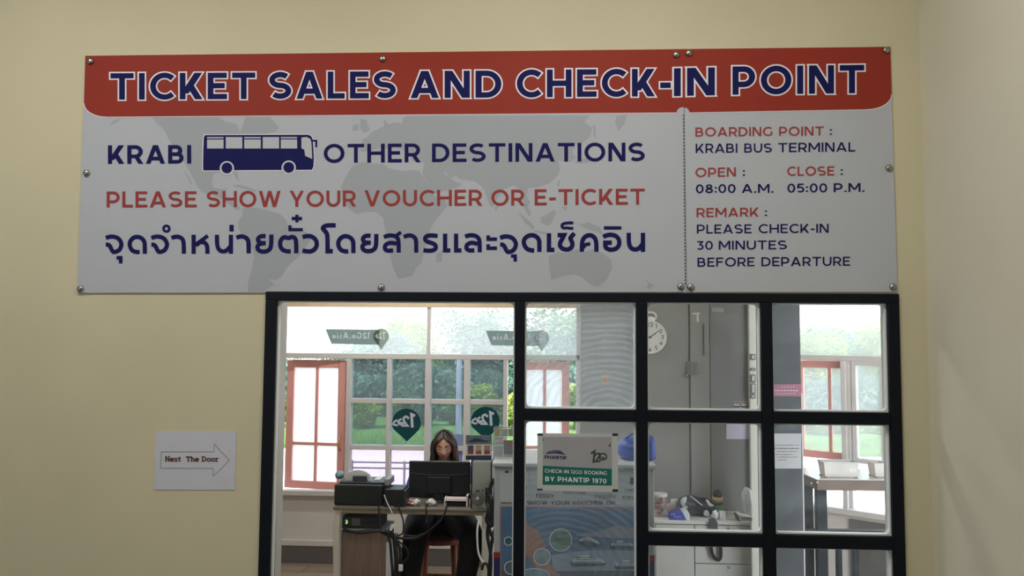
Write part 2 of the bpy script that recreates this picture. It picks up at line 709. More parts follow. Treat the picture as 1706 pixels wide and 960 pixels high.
def word(mb, text, x0, b0, x1, b1, cap, Y, w=.2, gap=.16, grow=0.0, mirror=False, mi=0, slant=0.0):
    """lettering whose ends are measured on the photo; base line from (x0,b0) to (x1,b1), cap height in px"""
    Wd, els = layout(text, w, gap)

    def mp(u, v):
        k = u/Wd
        if mirror:
            k = 1-k
        return P(x0+(x1-x0)*k + slant*v*cap, b0+(b1-b0)*k-v*cap, Y)
    for ox, e in els:
        for q in e:
            if q[0] == 'r':
                vs, fs = ribbon(q[1], w+2*grow, q[2], grow)
            else:
                vs = offset_poly(q[1], grow) if grow else q[1]
                fs = [tuple(range(len(vs)))]
            dy = Vector((0, mb.step(), 0))
            W3 = [mp(ox+a, b)-dy for a, b in vs]
            out = []
            for f in fs:
                A = [W3[i] for i in f]
                ar = sum(A[i].x*A[(i+1) % len(A)].z-A[(i+1) % len(A)].x*A[i].z for i in range(len(A)))
                out.append(f if ar > 0 else f[::-1])
            mb.add(W3, out, mi)
    return mb


def smooth_path(p, closed=False):
    out = []
    n = len(p)
    for i in range(n):
        if not closed and i in (0, n-1):
            out.append(p[i]); continue
        a, b, c = [np.array(q, float) for q in (p[i-1], p[i], p[(i+1) % n])]
        d1, d2 = b-a, c-b
        cs = d1 @ d2/(np.linalg.norm(d1)*np.linalg.norm(d2))
        if cs < 0.25:
            out.append(tuple(b))
        else:
            out.append(tuple(b-d1*.27)); out.append(tuple(b+d2*.27))
    return out


def strokepx(mb, pts, w, Y, closed=False, mi=0, smooth=True):
    """stroke given in photo pixels"""
    if smooth:
        pts = smooth_path(smooth_path(pts, closed), closed)
    vs, fs = ribbon([(a, -b) for a, b in pts], w, closed)
    Y -= mb.step()
    W3 = [P(a, -b, Y) for a, b in vs]
    mb.add(W3, fs, mi)
    return mb


def discpx(mb, cx, cy, r, Y, n=28, mi=0, ry=None):
    return mb.polypx([(cx+r*math.cos(2*math.pi*i/n), cy+(ry or r)*math.sin(2*math.pi*i/n)) for i in range(n)], Y, mi)


def ringpx(mb, cx, cy, r, w, Y, mi=0, ry=None):
    return strokepx(mb, [(cx+r*math.cos(2*math.pi*i/28), cy+(ry or r)*math.sin(2*math.pi*i/28)) for i in range(28)], w, Y, True, mi, False)


# ------------------------------------------------------------------ palette
m_wall = mat('cream_paint', (210, 201, 168), .75, var=.03, scale=2.5, bump=.05)
m_wall2 = mat('cream_paint_lit_side', (214, 208, 186), .72, var=.03, scale=2.0, bump=.05)  # wall cream made paler for the side that faces the light
m_hall = mat('hall_white_paint', (205, 206, 204), .75, var=.03)
m_ceil = mat('ceiling_white', (222, 222, 220), .8, var=.02)
m_black = mat('black_frame_paint', (11, 16, 25), .55, var=.1, scale=5, spec=.2)
m_seal = mat('white_sealant', (228, 232, 228), .4)
m_white = mat('white_frame_paint', (204, 198, 196), .5, var=.04, scale=6)
m_red = mat('red_sash_paint', (226, 160, 152), .5, var=.06, scale=6)  # red made paler to carry the bloom of the bright windows
m_inwall = mat('inner_wall_paint', (208, 201, 197), .75, var=.04, scale=3)
m_base = mat('dark_grey_baseboard', (96, 92, 90), .5, var=.06)
m_grey = mat('grey_laminate', (146, 143, 140), .45, var=.05, scale=3)
m_greyd = mat('grey_laminate_darker', (126, 124, 122), .45, var=.05, scale=3)
m_dark = mat('dark_column_paint', (62, 65, 70), .6, var=.1, scale=4)
m_paper = mat('white_paper', (205, 205, 212), .8, var=.02, scale=20)
m_navy = mat('navy_print', (29, 29, 84), .6, spec=.08)
m_redp = mat('brick_red_print', (154, 66, 64), .6, spec=.1)
m_header = mat('orange_red_print', (150, 55, 42), .55, var=.04, scale=3, spec=.12)
m_sign = mat('light_grey_vinyl', (184, 187, 192), .5, var=.015, scale=6, spec=.2)
m_map = mat('map_grey_print', (166, 170, 174), .5, spec=.2)
m_wht = mat('white_print', (236, 230, 232), .5)
m_blk = mat('black_print', (22, 22, 28), .5)
m_steel = mat('brushed_steel', (170, 168, 160), .28, metal=1.0)
m_plast = mat('black_plastic', (24, 28, 33), .42, var=.08)
m_plast2 = mat('charcoal_plastic', (48, 54, 60), .45)
m_lgrey = mat('pale_grey_plastic', (196, 196, 200), .45)
m_cable = mat('black_cable', (18, 20, 25), .5)
m_cablew = mat('white_cable', (215, 215, 215), .5)
m_teal = mat('teal_print', (20, 105, 92), .5)
m_pin = vinyl('dark_teal_vinyl', (14, 62, 66), .25)
m_pinw = mat('grey_vinyl_letters', (190, 192, 204), .6)

# ================================================================== THE SETTING
FY = 0.0
XL, XR = X(444, 0, 495), X(1496, 0, 495)
ZT = Z(488, 0, 970)
TH = 0.14
HX0, HX1 = -4.2, X(1543, 0, 480)
# front wall with the opening for the black frame
w = MB()
w.box(HX0-.2, XL, 0, TH, 0, 3.5)
w.box(XR, HX1+.2, 0, TH, 0, 3.5)
w.box(XL, XR, 0, TH, ZT, 3.5)
struct('wall_front', w, m_wall)
struct('wall_right', MB().box(HX1, HX1+.2, -8.2, 0, 0, 3.5), m_wall2)
w = MB()
w.box(HX0-.2, HX0, -8.2, -7.4, 0, 3.5)
w.box(HX0-.2, HX0, -4.6, 0, 0, 3.5)
w.box(HX0-.2, HX0, -7.4, -4.6, 3.0, 3.5)  # unseen opening, put here and sized for the daylight it lets in
w.box(HX0-.2, HX0, -7.4, -4.6, 0, 1.2)
struct('wall_left', w, m_hall)
struct('wall_back', MB().box(HX0-.2, HX1+.2, -8.4, -8.2, 0, 3.5), m_hall)
m_tile = planks('hall_floor_tiles', (112, 110, 106), (104, 102, 98), (84, 82, 80), .6, .6)
struct('floor_hall', MB().box(HX0-.2, HX1+.2, -8.4, .07, -.1, 0), m_tile)
struct('ceiling_hall', MB().box(HX0-.2, HX1+.2, -8.4, TH, 3.5, 3.6), m_ceil)

# office shell
FARY = 3.1
ZS = Z(822, FARY, 520)      # sill height
ZTR = Z(590, FARY, 600)     # transom
OZ = 2.55
WX0, WX1 = X(440, FARY, 600), X(967, FARY, 600)
OX0 = -3.6
XC = X(1300, FARY, 700)     # where the slanted window wall starts
ANG = math.radians(38)
LEN = 2.3
ex, ey = XC+math.cos(ANG)*LEN, FARY-math.sin(ANG)*LEN
m_floor = planks('wood_floor_planks', (170, 152, 132), (152, 136, 118), (92, 78, 64), 1.2, .16)
struct('floor_office', MB().prismz([(OX0-.2, .07), (ex+.3, .07), (ex+.3, ey), (XC+.1, FARY+.1), (OX0-.2, FARY+.1)], -.1, 0), m_floor)
struct('ceiling_office', MB().prismz([(OX0-.2, TH), (ex+.5, TH), (ex+.5, ey+.2), (XC+.1, FARY+.3), (OX0-.2, FARY+.3)], OZ, OZ+.1), m_ceil)
struct('wall_office_left', MB().box(OX0-.2, OX0, TH, FARY+.14, 0, OZ), m_inwall)
struct('wall_office_right', MB().box(ex, ex+.15, TH, ey, 0, OZ), m_inwall)
ZH = Z(497, FARY, 700)      # window head
w = MB()
w.box(OX0, WX0, FARY, FARY+.14, 0, OZ)
w.box(WX1, XC+.05, FARY, FARY+.14, 0, OZ)
w.box(WX0, WX1, FARY, FARY+.14, 0, ZS)
w.box(WX0, WX1, FARY, FARY+.14, ZH, OZ)
struct('wall_far', w, m_inwall)
struct('baseboard_far', MB().box(OX0, XC-.1, FARY-.015, FARY, 0, Z(909, FARY, 500)), m_base)
w = MB()
w.box(OX0, XC-.1, FARY-.02, FARY, Z(909, FARY, 500), Z(899, FARY, 500))
struct('trim_1', w, m_white, bevel=.004)
struct('trim_2', MB().box(WX0, WX1, FARY-.05, FARY+.02, ZS-.012, ZS+.028), m_white, bevel=.005)

# inner white jambs beside the black frame
struct('trim_3', MB().box(X(455, .1, 700), X(469, .2, 700), .145, .23, 0, ZT+.05), m_white, bevel=.004)
struct('trim_4', MB().box(X(1470, .19, 700), X(1480, .15, 700)+.05, .145, .19, 0, ZT+.05), m_white, bevel=.004)

# ------------------------------------------------------------------ the black framed window
colx = [(444, 462), (858, 875), (1059, 1078), (1266, 1285), (1477, 1496)]
cx = [(X(a, 0, 503), X(b, 0, 503)) for a, b in colx]
zt0 = Z(503.5, 0, 1000)
zm = (Z(704, 0, 1170), Z(684, 0, 1170))
zl = (Z(909.5, 0, 1170), Z(887.5, 0, 1170))
F0, F1 = -.012, .045
fr = MB()
for a, b in cx:
    fr.box(a, b, F0, F1, 0, zt0)
fr.box(XL, XR, F0, F1, zt0, ZT)
for c in range(4):
    a, b = cx[c][1], cx[c+1][0]
    if c:
        fr.box(a, b, F0, F1, *zm)
    if c > 1:
        fr.box(a, b, F0, F1, *zl)
    fr.box(a, b, F0, F1, 0, .05)
win = struct('window_1', fr, m_black, bevel=.003)

g_clear = glass('clear_glass', (.97, .985, .98), .012)
g_arc1 = glass('wiped_dusty_glass', (.93, .96, .97), .012, dust=.30, arcs=(-.15, -1.42), seed=.3)
g_arc2 = glass('wiped_dusty_glass_low', (.93, .96, .97), .012, dust=.11, arcs=(-.03, -.9), seed=1.3)
g_d3 = glass('faintly_dusty_glass', (.95, .97, .97), .012, dust=.09, seed=2.2)
g_d4 = glass('smeared_glass', (.95, .97, .97), .012, dust=.17, seed=4.1)
panes = [(0, .05, zt0, g_clear), (1, zm[1], zt0, g_arc1), (1, .05, zm[0], g_arc2),
         (2, zm[1], zt0, g_d3), (2, zl[1], zm[0], g_d3), (2, .05, zl[0], g_d3),
         (3, zm[1], zt0, g_d4), (3, zl[1], zm[0], g_d4), (3, .05, zl[0], g_d4)]
for c, z0, z1, gm in panes:
    x0, x1 = cx[c][1], cx[c+1][0]
    MB().box(x0, x1, .018, .022, z0, z1).build('pane', gm, win)
    s = MB()
    b = .005
    rb = .016
    # a bead of sealant with rounded inner corners
    inner, outer = [], []
    for (qx, qz, a0) in ((x1-b-rb, z1-b-rb, 0), (x0+b+rb, z1-b-rb, 90), (x0+b+rb, z0+b+rb, 180), (x1-b-rb, z0+b+rb, 270)):
        for k in range(6):
            a = math.radians(a0+90*k/5)
            inner.append((qx+rb*math.cos(a), qz+rb*math.sin(a)))
            sx = 1 if math.cos(math.radians(a0+45)) > 0 else -1
            sz = 1 if math.sin(math.radians(a0+45)) > 0 else -1
            outer.append((x1 if sx > 0 else x0, z1 if sz > 0 else z0))
    n = len(inner)
    vs, fs = [], []
    for yy in (.006, .030):
        vs += [(a, yy, c_) for a, c_ in inner] + [(a, yy, c_) for a, c_ in outer]
    for i in range(n):
        j = (i+1) % n
        fs.append((i, j, n+j, n+i))
        fs.append((2*n+i, 2*n+n+i, 2*n+n+j, 2*n+j))
        fs.append((i, 2*n+i, 2*n+j, j))
    s.add(vs, fs)
    s.build('sealant', m_seal, win)

# ------------------------------------------------------------------ far window: transom, red casements, fixed panes
g_tint = glass('tinted_glass', (.46, .54, .56), .02, milk=.07)  # milk puts the pale haze over the trees into the pane
g_low = glass('pale_lower_glass', (.56, .53, .57), .02, milk=.10)
g_trans = glass('transom_glass', (.97, 1.0, .99), .02, milk=.26)  # clear glass; milk puts the overexposed white haze into it
g_sash = glass('milky_sash_glass', (.95, .98, .97), .02, milk=.62)  # mostly even white milk, so the sashes look white


def fr_rect(mb, x0, x1, z0, z1, y0, y1, t):
    """picture-frame of four boxes"""
    mb.box(x0, x0+t, y0, y1, z0, z1); mb.box(x1-t, x1, y0, y1, z0, z1)
    mb.box(x0+t, x1-t, y0, y1, z0, z0+t); mb.box(x0+t, x1-t, y0, y1, z1-t, z1)


def fx(px):
    return X(px, FARY, 680)


def fz(py, px=650):
    return Z(py, FARY, px)


f = MB()
Y0, Y1 = FARY+.01, FARY+.09
ZTR0, ZTR1 = fz(598.5), fz(589.5)
f.box(WX0, WX1, Y0, Y1, ZTR0, ZTR1)
f.box(WX0, WX0+.03, Y0, Y1, ZS, ZH)
f.box(fx(960), WX1, Y0, Y1, ZS, ZH)
f.box(fx(709), fx(715), Y0, Y1, ZTR1, ZH)
f.box(fx(707), fx(716.5), Y0, Y1, ZS, ZTR0)
for a, b in ((575, 583), (643, 650), (772, 782), (838, 845)):
    f.box(fx(a), fx(b), Y0, Y1, ZS, ZTR0)
for a, b in ((665, 673), (743, 751)):
    for c, d in ((583, 643), (650, 707), (716.5, 772), (782, 838)):
        f.box(fx(c), fx(d), Y0+.01, Y1-.01, fz(b), fz(a))
w2 = struct('window_2', f, m_white, bevel=.003)
MB().box(WX0+.03, fx(960), Y0-.02, Y1, fz(512, 700), ZH).build('head_beam', mat('beige_beam', (214, 190, 160), .6, var=.08, scale=12), w2)
for c, d in ((583, 643), (650, 707), (716.5, 772), (782, 838)):
    for a, b in ((598.5, 665), (673, 743), (751, 821)):
        MB().box(fx(c), fx(d), FARY+.045, FARY+.049, fz(b), fz(a)).build('pane', g_low if a == 751 else g_tint, w2)
MB().box(WX0+.03, fx(709), FARY+.045, FARY+.049, ZTR1, fz(512)).build('transom_pane', g_trans, w2)
MB().box(fx(715), fx(960), FARY+.045, FARY+.049, ZTR1, fz(512)).build('transom_pane', g_trans, w2)


def sash(parent, W_, H_, cols, zsplit, M, handle, t=.055, lowpane=True, gm=None):
    """red casement: hinge at local x=0, glass in sub-parts"""
    s = MB()
    fr_rect(s, 0, W_, 0, H_, -.02, .02, t)
    for c in cols:
        s.box(c-.011, c+.011, -.012, .012, t, H_-t)
    for z_ in zsplit:
        s.box(t, W_-t, -.011, .011, z_-.011, z_+.011)
    o = s.xf(M).build('casement', m_red, parent, bevel=.003)
    MB().box(t, W_-t, -.003, .003, t, H_-t).xf(M).build('pane', gm or g_sash, o)
    if handle:
        hx, hz = handle
        h = MB().tube([(hx, -.02, hz-.05), (hx, -.045, hz-.04), (hx, -.05, hz), (hx, -.045, hz+.04), (hx, -.02, hz+.05)], .006)
        h.xf(M).build('handle', mat('brass_handle', (206, 160, 96), .35, metal=.7), o, smooth=True)
    return o


def hinge(x, y, z, ang, flip=1):
    return Matrix.Translation((x, y, z)) @ Matrix.Rotation(ang, 4, 'Z') @ Matrix.Scale(flip, 4, (1, 0, 0))


SH = fz(600)-ZS-.03
# left casement hinged on the white post, its far edge swung outwards
wl = fx(574)-fx(474)+.02
sash(w2, wl, SH, [wl*.49], [fz(744)-ZS-.02], hinge(fx(573), FARY+.055, ZS+.02, math.radians(-8), -1), (.03, fz(741)-ZS-.02))
wr = fx(949)-fx(862)
sash(w2, wr, SH, [wr*.52], [fz(744)-ZS-.02], hinge(fx(862), FARY+.055, ZS+.02, math.radians(6)), None)

# stickers on the far window glass, printed to be read from outside
PINS = [(677, 706), (808.5, 703)]
for k, (a, b) in enumerate(PINS):
    Yp = FARY+.042
    o = thing('pin_sticker', P(a, b, Yp), ['dark teal map-pin sticker on the window grid left of the seated woman',
                                          'dark teal map-pin sticker on the window grid above the ferry photo card'][k], 'sticker')
    s = MB()
    pts = [(a+24*math.cos(math.radians(t)), b-24*math.sin(math.radians(t))-1) for t in range(-28, 209, 8)]
    s.polypx(pts+[(a+1, b+30)], Yp)
    s.build('vinyl', m_pin, o)
    s = MB()
    Yq = Yp-.0015
    strokepx(s, [(a+14.5, b-13), (a+8.5, b-15.5), (a+10, b+6.5)], 4.4, Yq, smooth=False)
    strokepx(s, [(a+4, b-8), (a+1, b-12), (a-4, b-11), (a-5, b-6), (a-2, b-1), (a+2, b+3.5), (a-8, b+3.5)], 3.6, Yq)
    strokepx(s, [(a-8, b-8), (a-13, b-5), (a-14, b-1), (a-9, b+2.5), (a-5, b-.5), (a-12, b-2)], 3.0, Yq)
    strokepx(s, [(a-15, b-6), (a-21, b-3), (a-22, b+1), (a-18, b+3), (a-14, b+2.5)], 3.2, Yq)
    s.build('lettering', m_pinw, o)
m_ban = vinyl('grey_green_banner', (104, 116, 112), .5)
m_ban2 = vinyl('olive_grey_banner', (116, 124, 110), .6)
m_banw = mat('pale_banner_letters', (205, 210, 216), .6)
for k, dx in enumerate((0, 267)):
    Yp = FARY+.041
    dy = 2.5*k
    o = thing('window_banner', P(600+dx, 562+dy, Yp), ['grey-green pennant sticker on the transom glass above the left casement',
                                                    'grey-green pennant sticker on the transom glass crossed by a black bar'][k], 'sticker')
    s = MB().polypx([(542+dx, 548.5+dy), (632+dx, 549.5+dy), (632+dx, 574.5+dy), (552+dx, 573+dy)], Yp)
    s.build('pennant', m_ban, o)
    a, b = 635+dx, 561+dy
    s = MB().polypx([(a+13*math.cos(math.radians(t)), b-13*math.sin(math.radians(t))) for t in range(-25, 206, 10)]+[(a, b+22)], Yp-.001)
    s.build('pin', m_ban2, o)
    s = MB()
    word(s, '12Go.Asia', 554+dx, 564+dy, 616.5+dx, 564.3+dy, 10.2, Yp-.002, w=.2, gap=.2, mirror=True)
    Yq = Yp-.002
    strokepx(s, [(a+8, b-6), (a+4, b-8), (a+5, b+5)], 2.0, Yq, smooth=False)
    strokepx(s, [(a+2, b-4), (a-1, b-6), (a-3, b-3), (a+1, b+3), (a-4, b+3)], 1.6, Yq)
    strokepx(s, [(a-5, b-4), (a-9, b-1), (a-6, b+2), (a-3, b)], 1.5, Yq)
    s.build('lettering', m_banw, o)
# pale notice stuck behind the seated woman
Yp = FARY+.040
o = MB().box(*rect(752, 724, 771, 772, Yp)[:2], Yp, Yp+.002, *rect(752, 724, 771, 772, Yp)[2:]).build('window_notice', vinyl('pale_blue_paper', (160, 172, 205), .3))
tag(o, 'pale blue sheet on the window grid just right of the woman\'s head', 'paper')

# ------------------------------------------------------------------ slanted window wall at the right
WM = Matrix(((math.cos(ANG), math.sin(ANG), 0, XC), (-math.sin(ANG), math.cos(ANG), 0, FARY), (0, 0, 1, 0), (0, 0, 0, 1)))


def PS(px, py):
    """pixel -> (s, z) on the slanted wall"""
    d = _f + (px-853)/FPX*_r + (480-py)/FPX*_u
    nx, ny = math.sin(ANG), math.cos(ANG)
    t = ((XC-CAM[0])*nx+(FARY-CAM[1])*ny)/(d[0]*nx+d[1]*ny)
    q = CAM+t*d
    return ((q[0]-XC)*math.cos(ANG)-(q[1]-FARY)*math.sin(ANG), q[2])


def sx(px):
    return PS(px, 700)[0]


zs2 = PS(1400, 851)[1]
zt2 = (PS(1380, 601)[1], PS(1380, 592)[1])
s0, s1 = sx(1312), LEN-.25
w = MB()
w.box(-.05, s0, 0, .14, 0, OZ); w.box(s1, LEN+.1, 0, .14, 0, OZ)
w.box(s0, s1, 0, .14, 0, zs2); w.box(s0, s1, 0, .14, ZH+.25, OZ)
w.xf(WM)
struct('wall_slanted', w, m_inwall)
struct('baseboard_slanted', MB().box(sx(1412), LEN, -.015, 0, 0, PS(1440, 868)[1]).xf(WM), m_base)
f = MB()
f.box(s0, s1, .01, .09, zt2[0], zt2[1])
f.box(s0, s0+.03, .01, .09, zs2, ZH+.25)
f.box(sx(1403), sx(1411), -.02, .085, zs2, zt2[0])
f.box(sx(1411), sx(1417), .02, .09, zs2, zt2[0])
f.box(s0, s1, .01, .09, ZH+.2, ZH+.25)
f.box(s0, s1, -.03, .09, zs2-.02, zs2+.02)
f.box(s1-.05, s1, .01, .09, zs2, ZH+.25)
fr_rect(f, sx(1418), sx(1474), PS(1445, 774)[1], zt2[0], .015, .07, .03)
w3 = struct('window_3', f.xf(WM), m_white, bevel=.003)
g_pale = glass('hazed_pale_glass', (.86, .92, .90), .03, milk=.26)  # milk puts the haze over the view into the pane
MB().box(sx(1421), sx(1470), .04, .044, PS(1445, 770)[1], zt2[0]).xf(WM).build('pane', g_pale, w3)
MB().box(s0+.03, s1-.05, .04, .044, zt2[1], ZH+.2).xf(WM).build('transom_pane', glass('hazed_transom_glass', (.97, 1, .99), .02, milk=.26), w3)  # milk again carries the overexposed haze of the bright outdoors
sw = sx(1412)-s0-.03
z0 = PS(1370, 767)[1]
H_ = PS(1370, 602)[1]-z0
sash(w3, sw, H_, [sx(1374.5)-s0-.03], [], WM @ Matrix.Translation((s0+.03, .115, z0)), None, t=.05, gm=g_pale)

# ------------------------------------------------------------------ grey partition behind the second and third panes
PY = 1.45


def pr(x0, y0, x1, y1, Y=PY):
    return rect(x0, y0, x1, y1, Y)


px0, px1 = X(967, PY, 600), X(1246, PY, 600)
part = struct('wall_partition', MB().box(px0, px1, PY, PY+.08, 0, OZ), m_grey)
MB().box(X(1150, PY, 600), X(1181, PY, 600), PY-.006, PY, 0.0, OZ-.02).build('panel', mat('grey_laminate_lighter', (154, 151, 148), .45, var=.04), part, bevel=.002)
MB().box(X(1183, PY, 600), px1, PY-.004, PY, 0.0, OZ-.02).build('panel', m_greyd, part, bevel=.002)
MB().box(X(1147.4, PY, 600), X(1149, PY, 600), PY-.002, PY+.001, 0, OZ-.02).build('seam', mat('seam_dark', (60, 58, 57), .7), part)
a = pr(1144, 603, 1160, 624)
MB().box(a[0], a[1], PY-.016, PY, a[2], a[3]).box(*pr(1147.5, 606, 1156, 621)[:2], PY-.02, PY-.015, *pr(1147.5, 606, 1156, 621)[2:]).build('lock_plate', m_greyd, part, bevel=.003)
a = P(1143, 626, PY)
MB().ball((a.x, PY-.014, a.z), .007, .012, .007).build('knob', m_steel, part, smooth=True)
a = pr(1171, 540, 1172.4, 592)
MB().box(a[0], a[1], PY-.009, PY-.004, a[2], a[3]).build('seam', mat('seam_dark', (60, 58, 57), .7), part)
# white end of the partition
struct('trim_5', MB().box(px1, X(1270, PY, 600), PY-.03, PY+.11, 0, OZ), mat('off_white_post', (206, 208, 196), .6, var=.03), bevel=.003)
sp_ = thing('switch_panel', P(1257, 630, PY-.03), 'narrow column of grey switches on the off-white post right of the clock', 'switch')
for y0, y1 in ((590, 600), (613, 618), (624, 637), (639, 656), (657, 664)):
    a = rect(1249, y0, 1258.5, y1, PY-.03)
    MB().box(a[0], a[1], PY-.038, PY-.03, a[2], a[3]).build('switch_plate', m_greyd, sp_, bevel=.002)
    MB().box(a[0]+.008, a[1]-.008, PY-.043, PY-.037, a[2]+.006, a[3]-.006).build('rocker', m_lgrey, sp_, bevel=.002)

# dark column behind the last panes
CY = 1.05
struct('wall_column', MB().box(X(1272, CY, 700), X(1336, CY, 700), CY, CY+.12, 0, OZ), m_dark, bevel=.004)
struct('trim_6', MB().box(X(1336, CY, 700), X(1338, CY, 700), CY+.005, CY+.03, 0, Z(655, CY, 1336)), m_white)


# ================================================================== THE BIG SIGN
SY = -.006
sg = thing('ticket_sign', P(640, 487, 0), 'large grey and orange-red ticket sales sign across the wall above the window', 'sign')
cTL, cTR, cBR, cBL = (142.1, 92.9), (1483.1, 77.9), (1495.3, 486.5), (128.8, 488)


def edge(t, top=True):
    a, b = (cTL, cTR) if top else (cBL, cBR)
    return (a[0]+(b[0]-a[0])*t, a[1]+(b[1]-a[1])*t)


def panel_px(t0, t1):
    q = [edge(t0), edge(t1), edge(t1, False), edge(t0, False)]
    return [(P(a, b, SY).x, P(a, b, SY).z) for a, b in q][::-1]


tS = (1138.5-cTL[0])/(cTR[0]-cTL[0])
MB().prism(panel_px(0, tS-.0004), SY, -.0005).build('panel', m_sign, sg)
MB().prism(panel_px(tS+.0004, 1), SY, -.0005).build('panel', m_sign, sg)
# header band with rounded lower corners and a notch at the seam
cl = [(177-37.2*math.cos(math.radians(t)), 171.5+23*math.sin(math.radians(t))) for t in range(0, 91, 9)]
cr = [(1443+42.6*math.sin(math.radians(t)), 157+25.2*math.cos(math.radians(t))) for t in range(0, 91, 9)]
hb = [cTL]+cl+[(1127.6, 187.5)]+[(1138+10.5*math.cos(math.radians(a)), 187-8.5*math.sin(math.radians(a))) for a in range(180, -1, -20)]+[(1148.6, 187.3)]+cr+[cTR]
MB().polypx(hb, SY-.0006).build('header_band', m_header, sg)
s = MB()
strokepx(s, [(a, b+.6) for a, b in cl], 1.3, SY-.0009, smooth=False)
strokepx(s, [(a, b+.6) for a, b in cr], 1.3, SY-.0009, smooth=False)
strokepx(s, [(177, 195.2), (1127, 188)], 1.0, SY-.0009, smooth=False)
strokepx(s, [(1149, 188), (1443, 182.8)], 1.0, SY-.0009, smooth=False)
s.build('header_edge', m_wht, sg)


def C5(pts):
    return [(130+a/3., 170+b/3.) for a, b in pts]


def C6(pts):
    return [(560+a/3., 170+b/3.) for a, b in pts]


LAND = [
    C5([(365, 76), (700, 76), (740, 100), (795, 110), (810, 150), (830, 100), (835, 74), (960, 74), (1005, 130), (985, 150), (930, 160), (900, 190), (860, 210), (800, 250), (775, 300), (795, 350), (805, 395), (790, 385), (775, 345), (720, 345), (680, 360), (668, 390), (675, 430), (720, 435), (748, 430), (735, 455), (760, 490), (800, 520), (815, 535), (790, 540), (740, 500), (690, 470), (620, 450), (600, 430), (570, 370), (530, 300), (490, 240), (455, 190), (430, 140), (400, 110)]),
    C5([(528, 343), (540, 350), (573, 412), (562, 408)]),
    C5([(155, 115), (180, 92), (218, 78), (200, 97), (168, 113)]),
    C5([(770, 420), (800, 412), (850, 425), (895, 445), (885, 450), (835, 435)]),
    C5([(820, 535), (850, 525), (900, 530), (960, 545), (1010, 560), (1040, 590), (1050, 620), (1140, 650), (1165, 670), (1150, 710), (1115, 760), (1080, 790), (1040, 830), (1020, 870), (990, 890), (950, 885), (985, 915), (950, 930), (930, 948), (848, 948), (850, 900), (865, 850), (880, 780), (875, 740), (830, 690), (800, 630), (800, 600), (825, 560)]),
    C6([(80, 320), (130, 300), (190, 308), (240, 310), (260, 330), (330, 345), (410, 340), (430, 365), (470, 430), (490, 470), (545, 490), (555, 520), (500, 590), (465, 640), (470, 690), (440, 740), (430, 800), (400, 830), (380, 870), (310, 885), (285, 830), (270, 770), (265, 720), (240, 620), (235, 580), (200, 550), (150, 550), (100, 560), (60, 530), (30, 480), (25, 420), (50, 370)]),
    C6([(130, 185), (150, 180), (180, 150), (240, 120), (238, 84), (262, 110), (300, 100), (330, 108), (335, 80), (352, 70), (1270, 66), (1240, 100), (1280, 130), (1270, 170), (1240, 200), (1200, 215), (1180, 250), (1200, 280), (1170, 300), (1110, 290), (1120, 340), (1105, 370), (1070, 405), (1010, 425), (960, 430), (950, 470), (970, 500), (960, 520), (930, 490), (915, 440), (890, 415), (840, 435), (800, 490), (780, 530), (765, 510), (745, 450), (725, 420), (690, 395), (620, 385), (600, 370), (570, 380), (545, 348), (538, 355), (590, 395), (630, 410), (600, 430), (540, 445), (490, 460), (475, 440), (430, 355), (440, 305), (380, 292), (372, 262), (330, 240), (300, 230), (270, 235), (220, 230), (180, 240), (130, 250), (110, 230), (130, 210)]),
    C6([(122, 82), (150, 90), (170, 140), (140, 157), (120, 130)]), C6([(85, 115), (115, 110), (110, 142), (80, 147)]),
    C6([(905, 545), (950, 580), (990, 620), (985, 640), (945, 605)]), C6([(945, 490), (975, 560), (962, 572), (935, 520)]),
    C6([(1020, 580), (1060, 560), (1085, 540), (1100, 550), (1080, 600), (1060, 620), (1025, 605)]),
    C6([(1112, 388), (1122, 400), (1110, 430), (1106, 410)]), C6([(1128, 522), (1158, 526), (1142, 545)]),
    C6([(1200, 598), (1230, 613), (1260, 600), (1320, 628), (1332, 662), (1290, 645), (1240, 630)]),
    C6([(1060, 770), (1110, 750), (1150, 755), (1200, 735), (1240, 750), (1290, 735), (1340, 760), (1375, 790), (1380, 830), (1350, 890), (1310, 922), (1270, 912), (1230, 875), (1190, 860), (1130, 870), (1075, 890), (1070, 850)]),
    C6([(1540, 883), (1562, 905), (1590, 915), (1570, 935), (1548, 930), (1560, 912)]),
    C6([(1400, 70), (1455, 62), (1440, 110), (1410, 145), (1395, 100)]), C6([(500, 760), (535, 738), (527, 800), (500, 802)]),
    C6([(1284, 112), (1298, 125), (1296, 188), (1286, 165)]), C6([(990, 640), (1052, 652), (1050, 660), (992, 650)]),
    C6([(1190, 300), (1230, 285), (1275, 270), (1268, 300), (1215, 308)]), C6([(795, 520), (808, 525), (800, 546), (793, 540)]),
]
s = MB()
for q in LAND:
    s.polypx(q, SY-.0003)
s.build('world_map', m_map, sg)

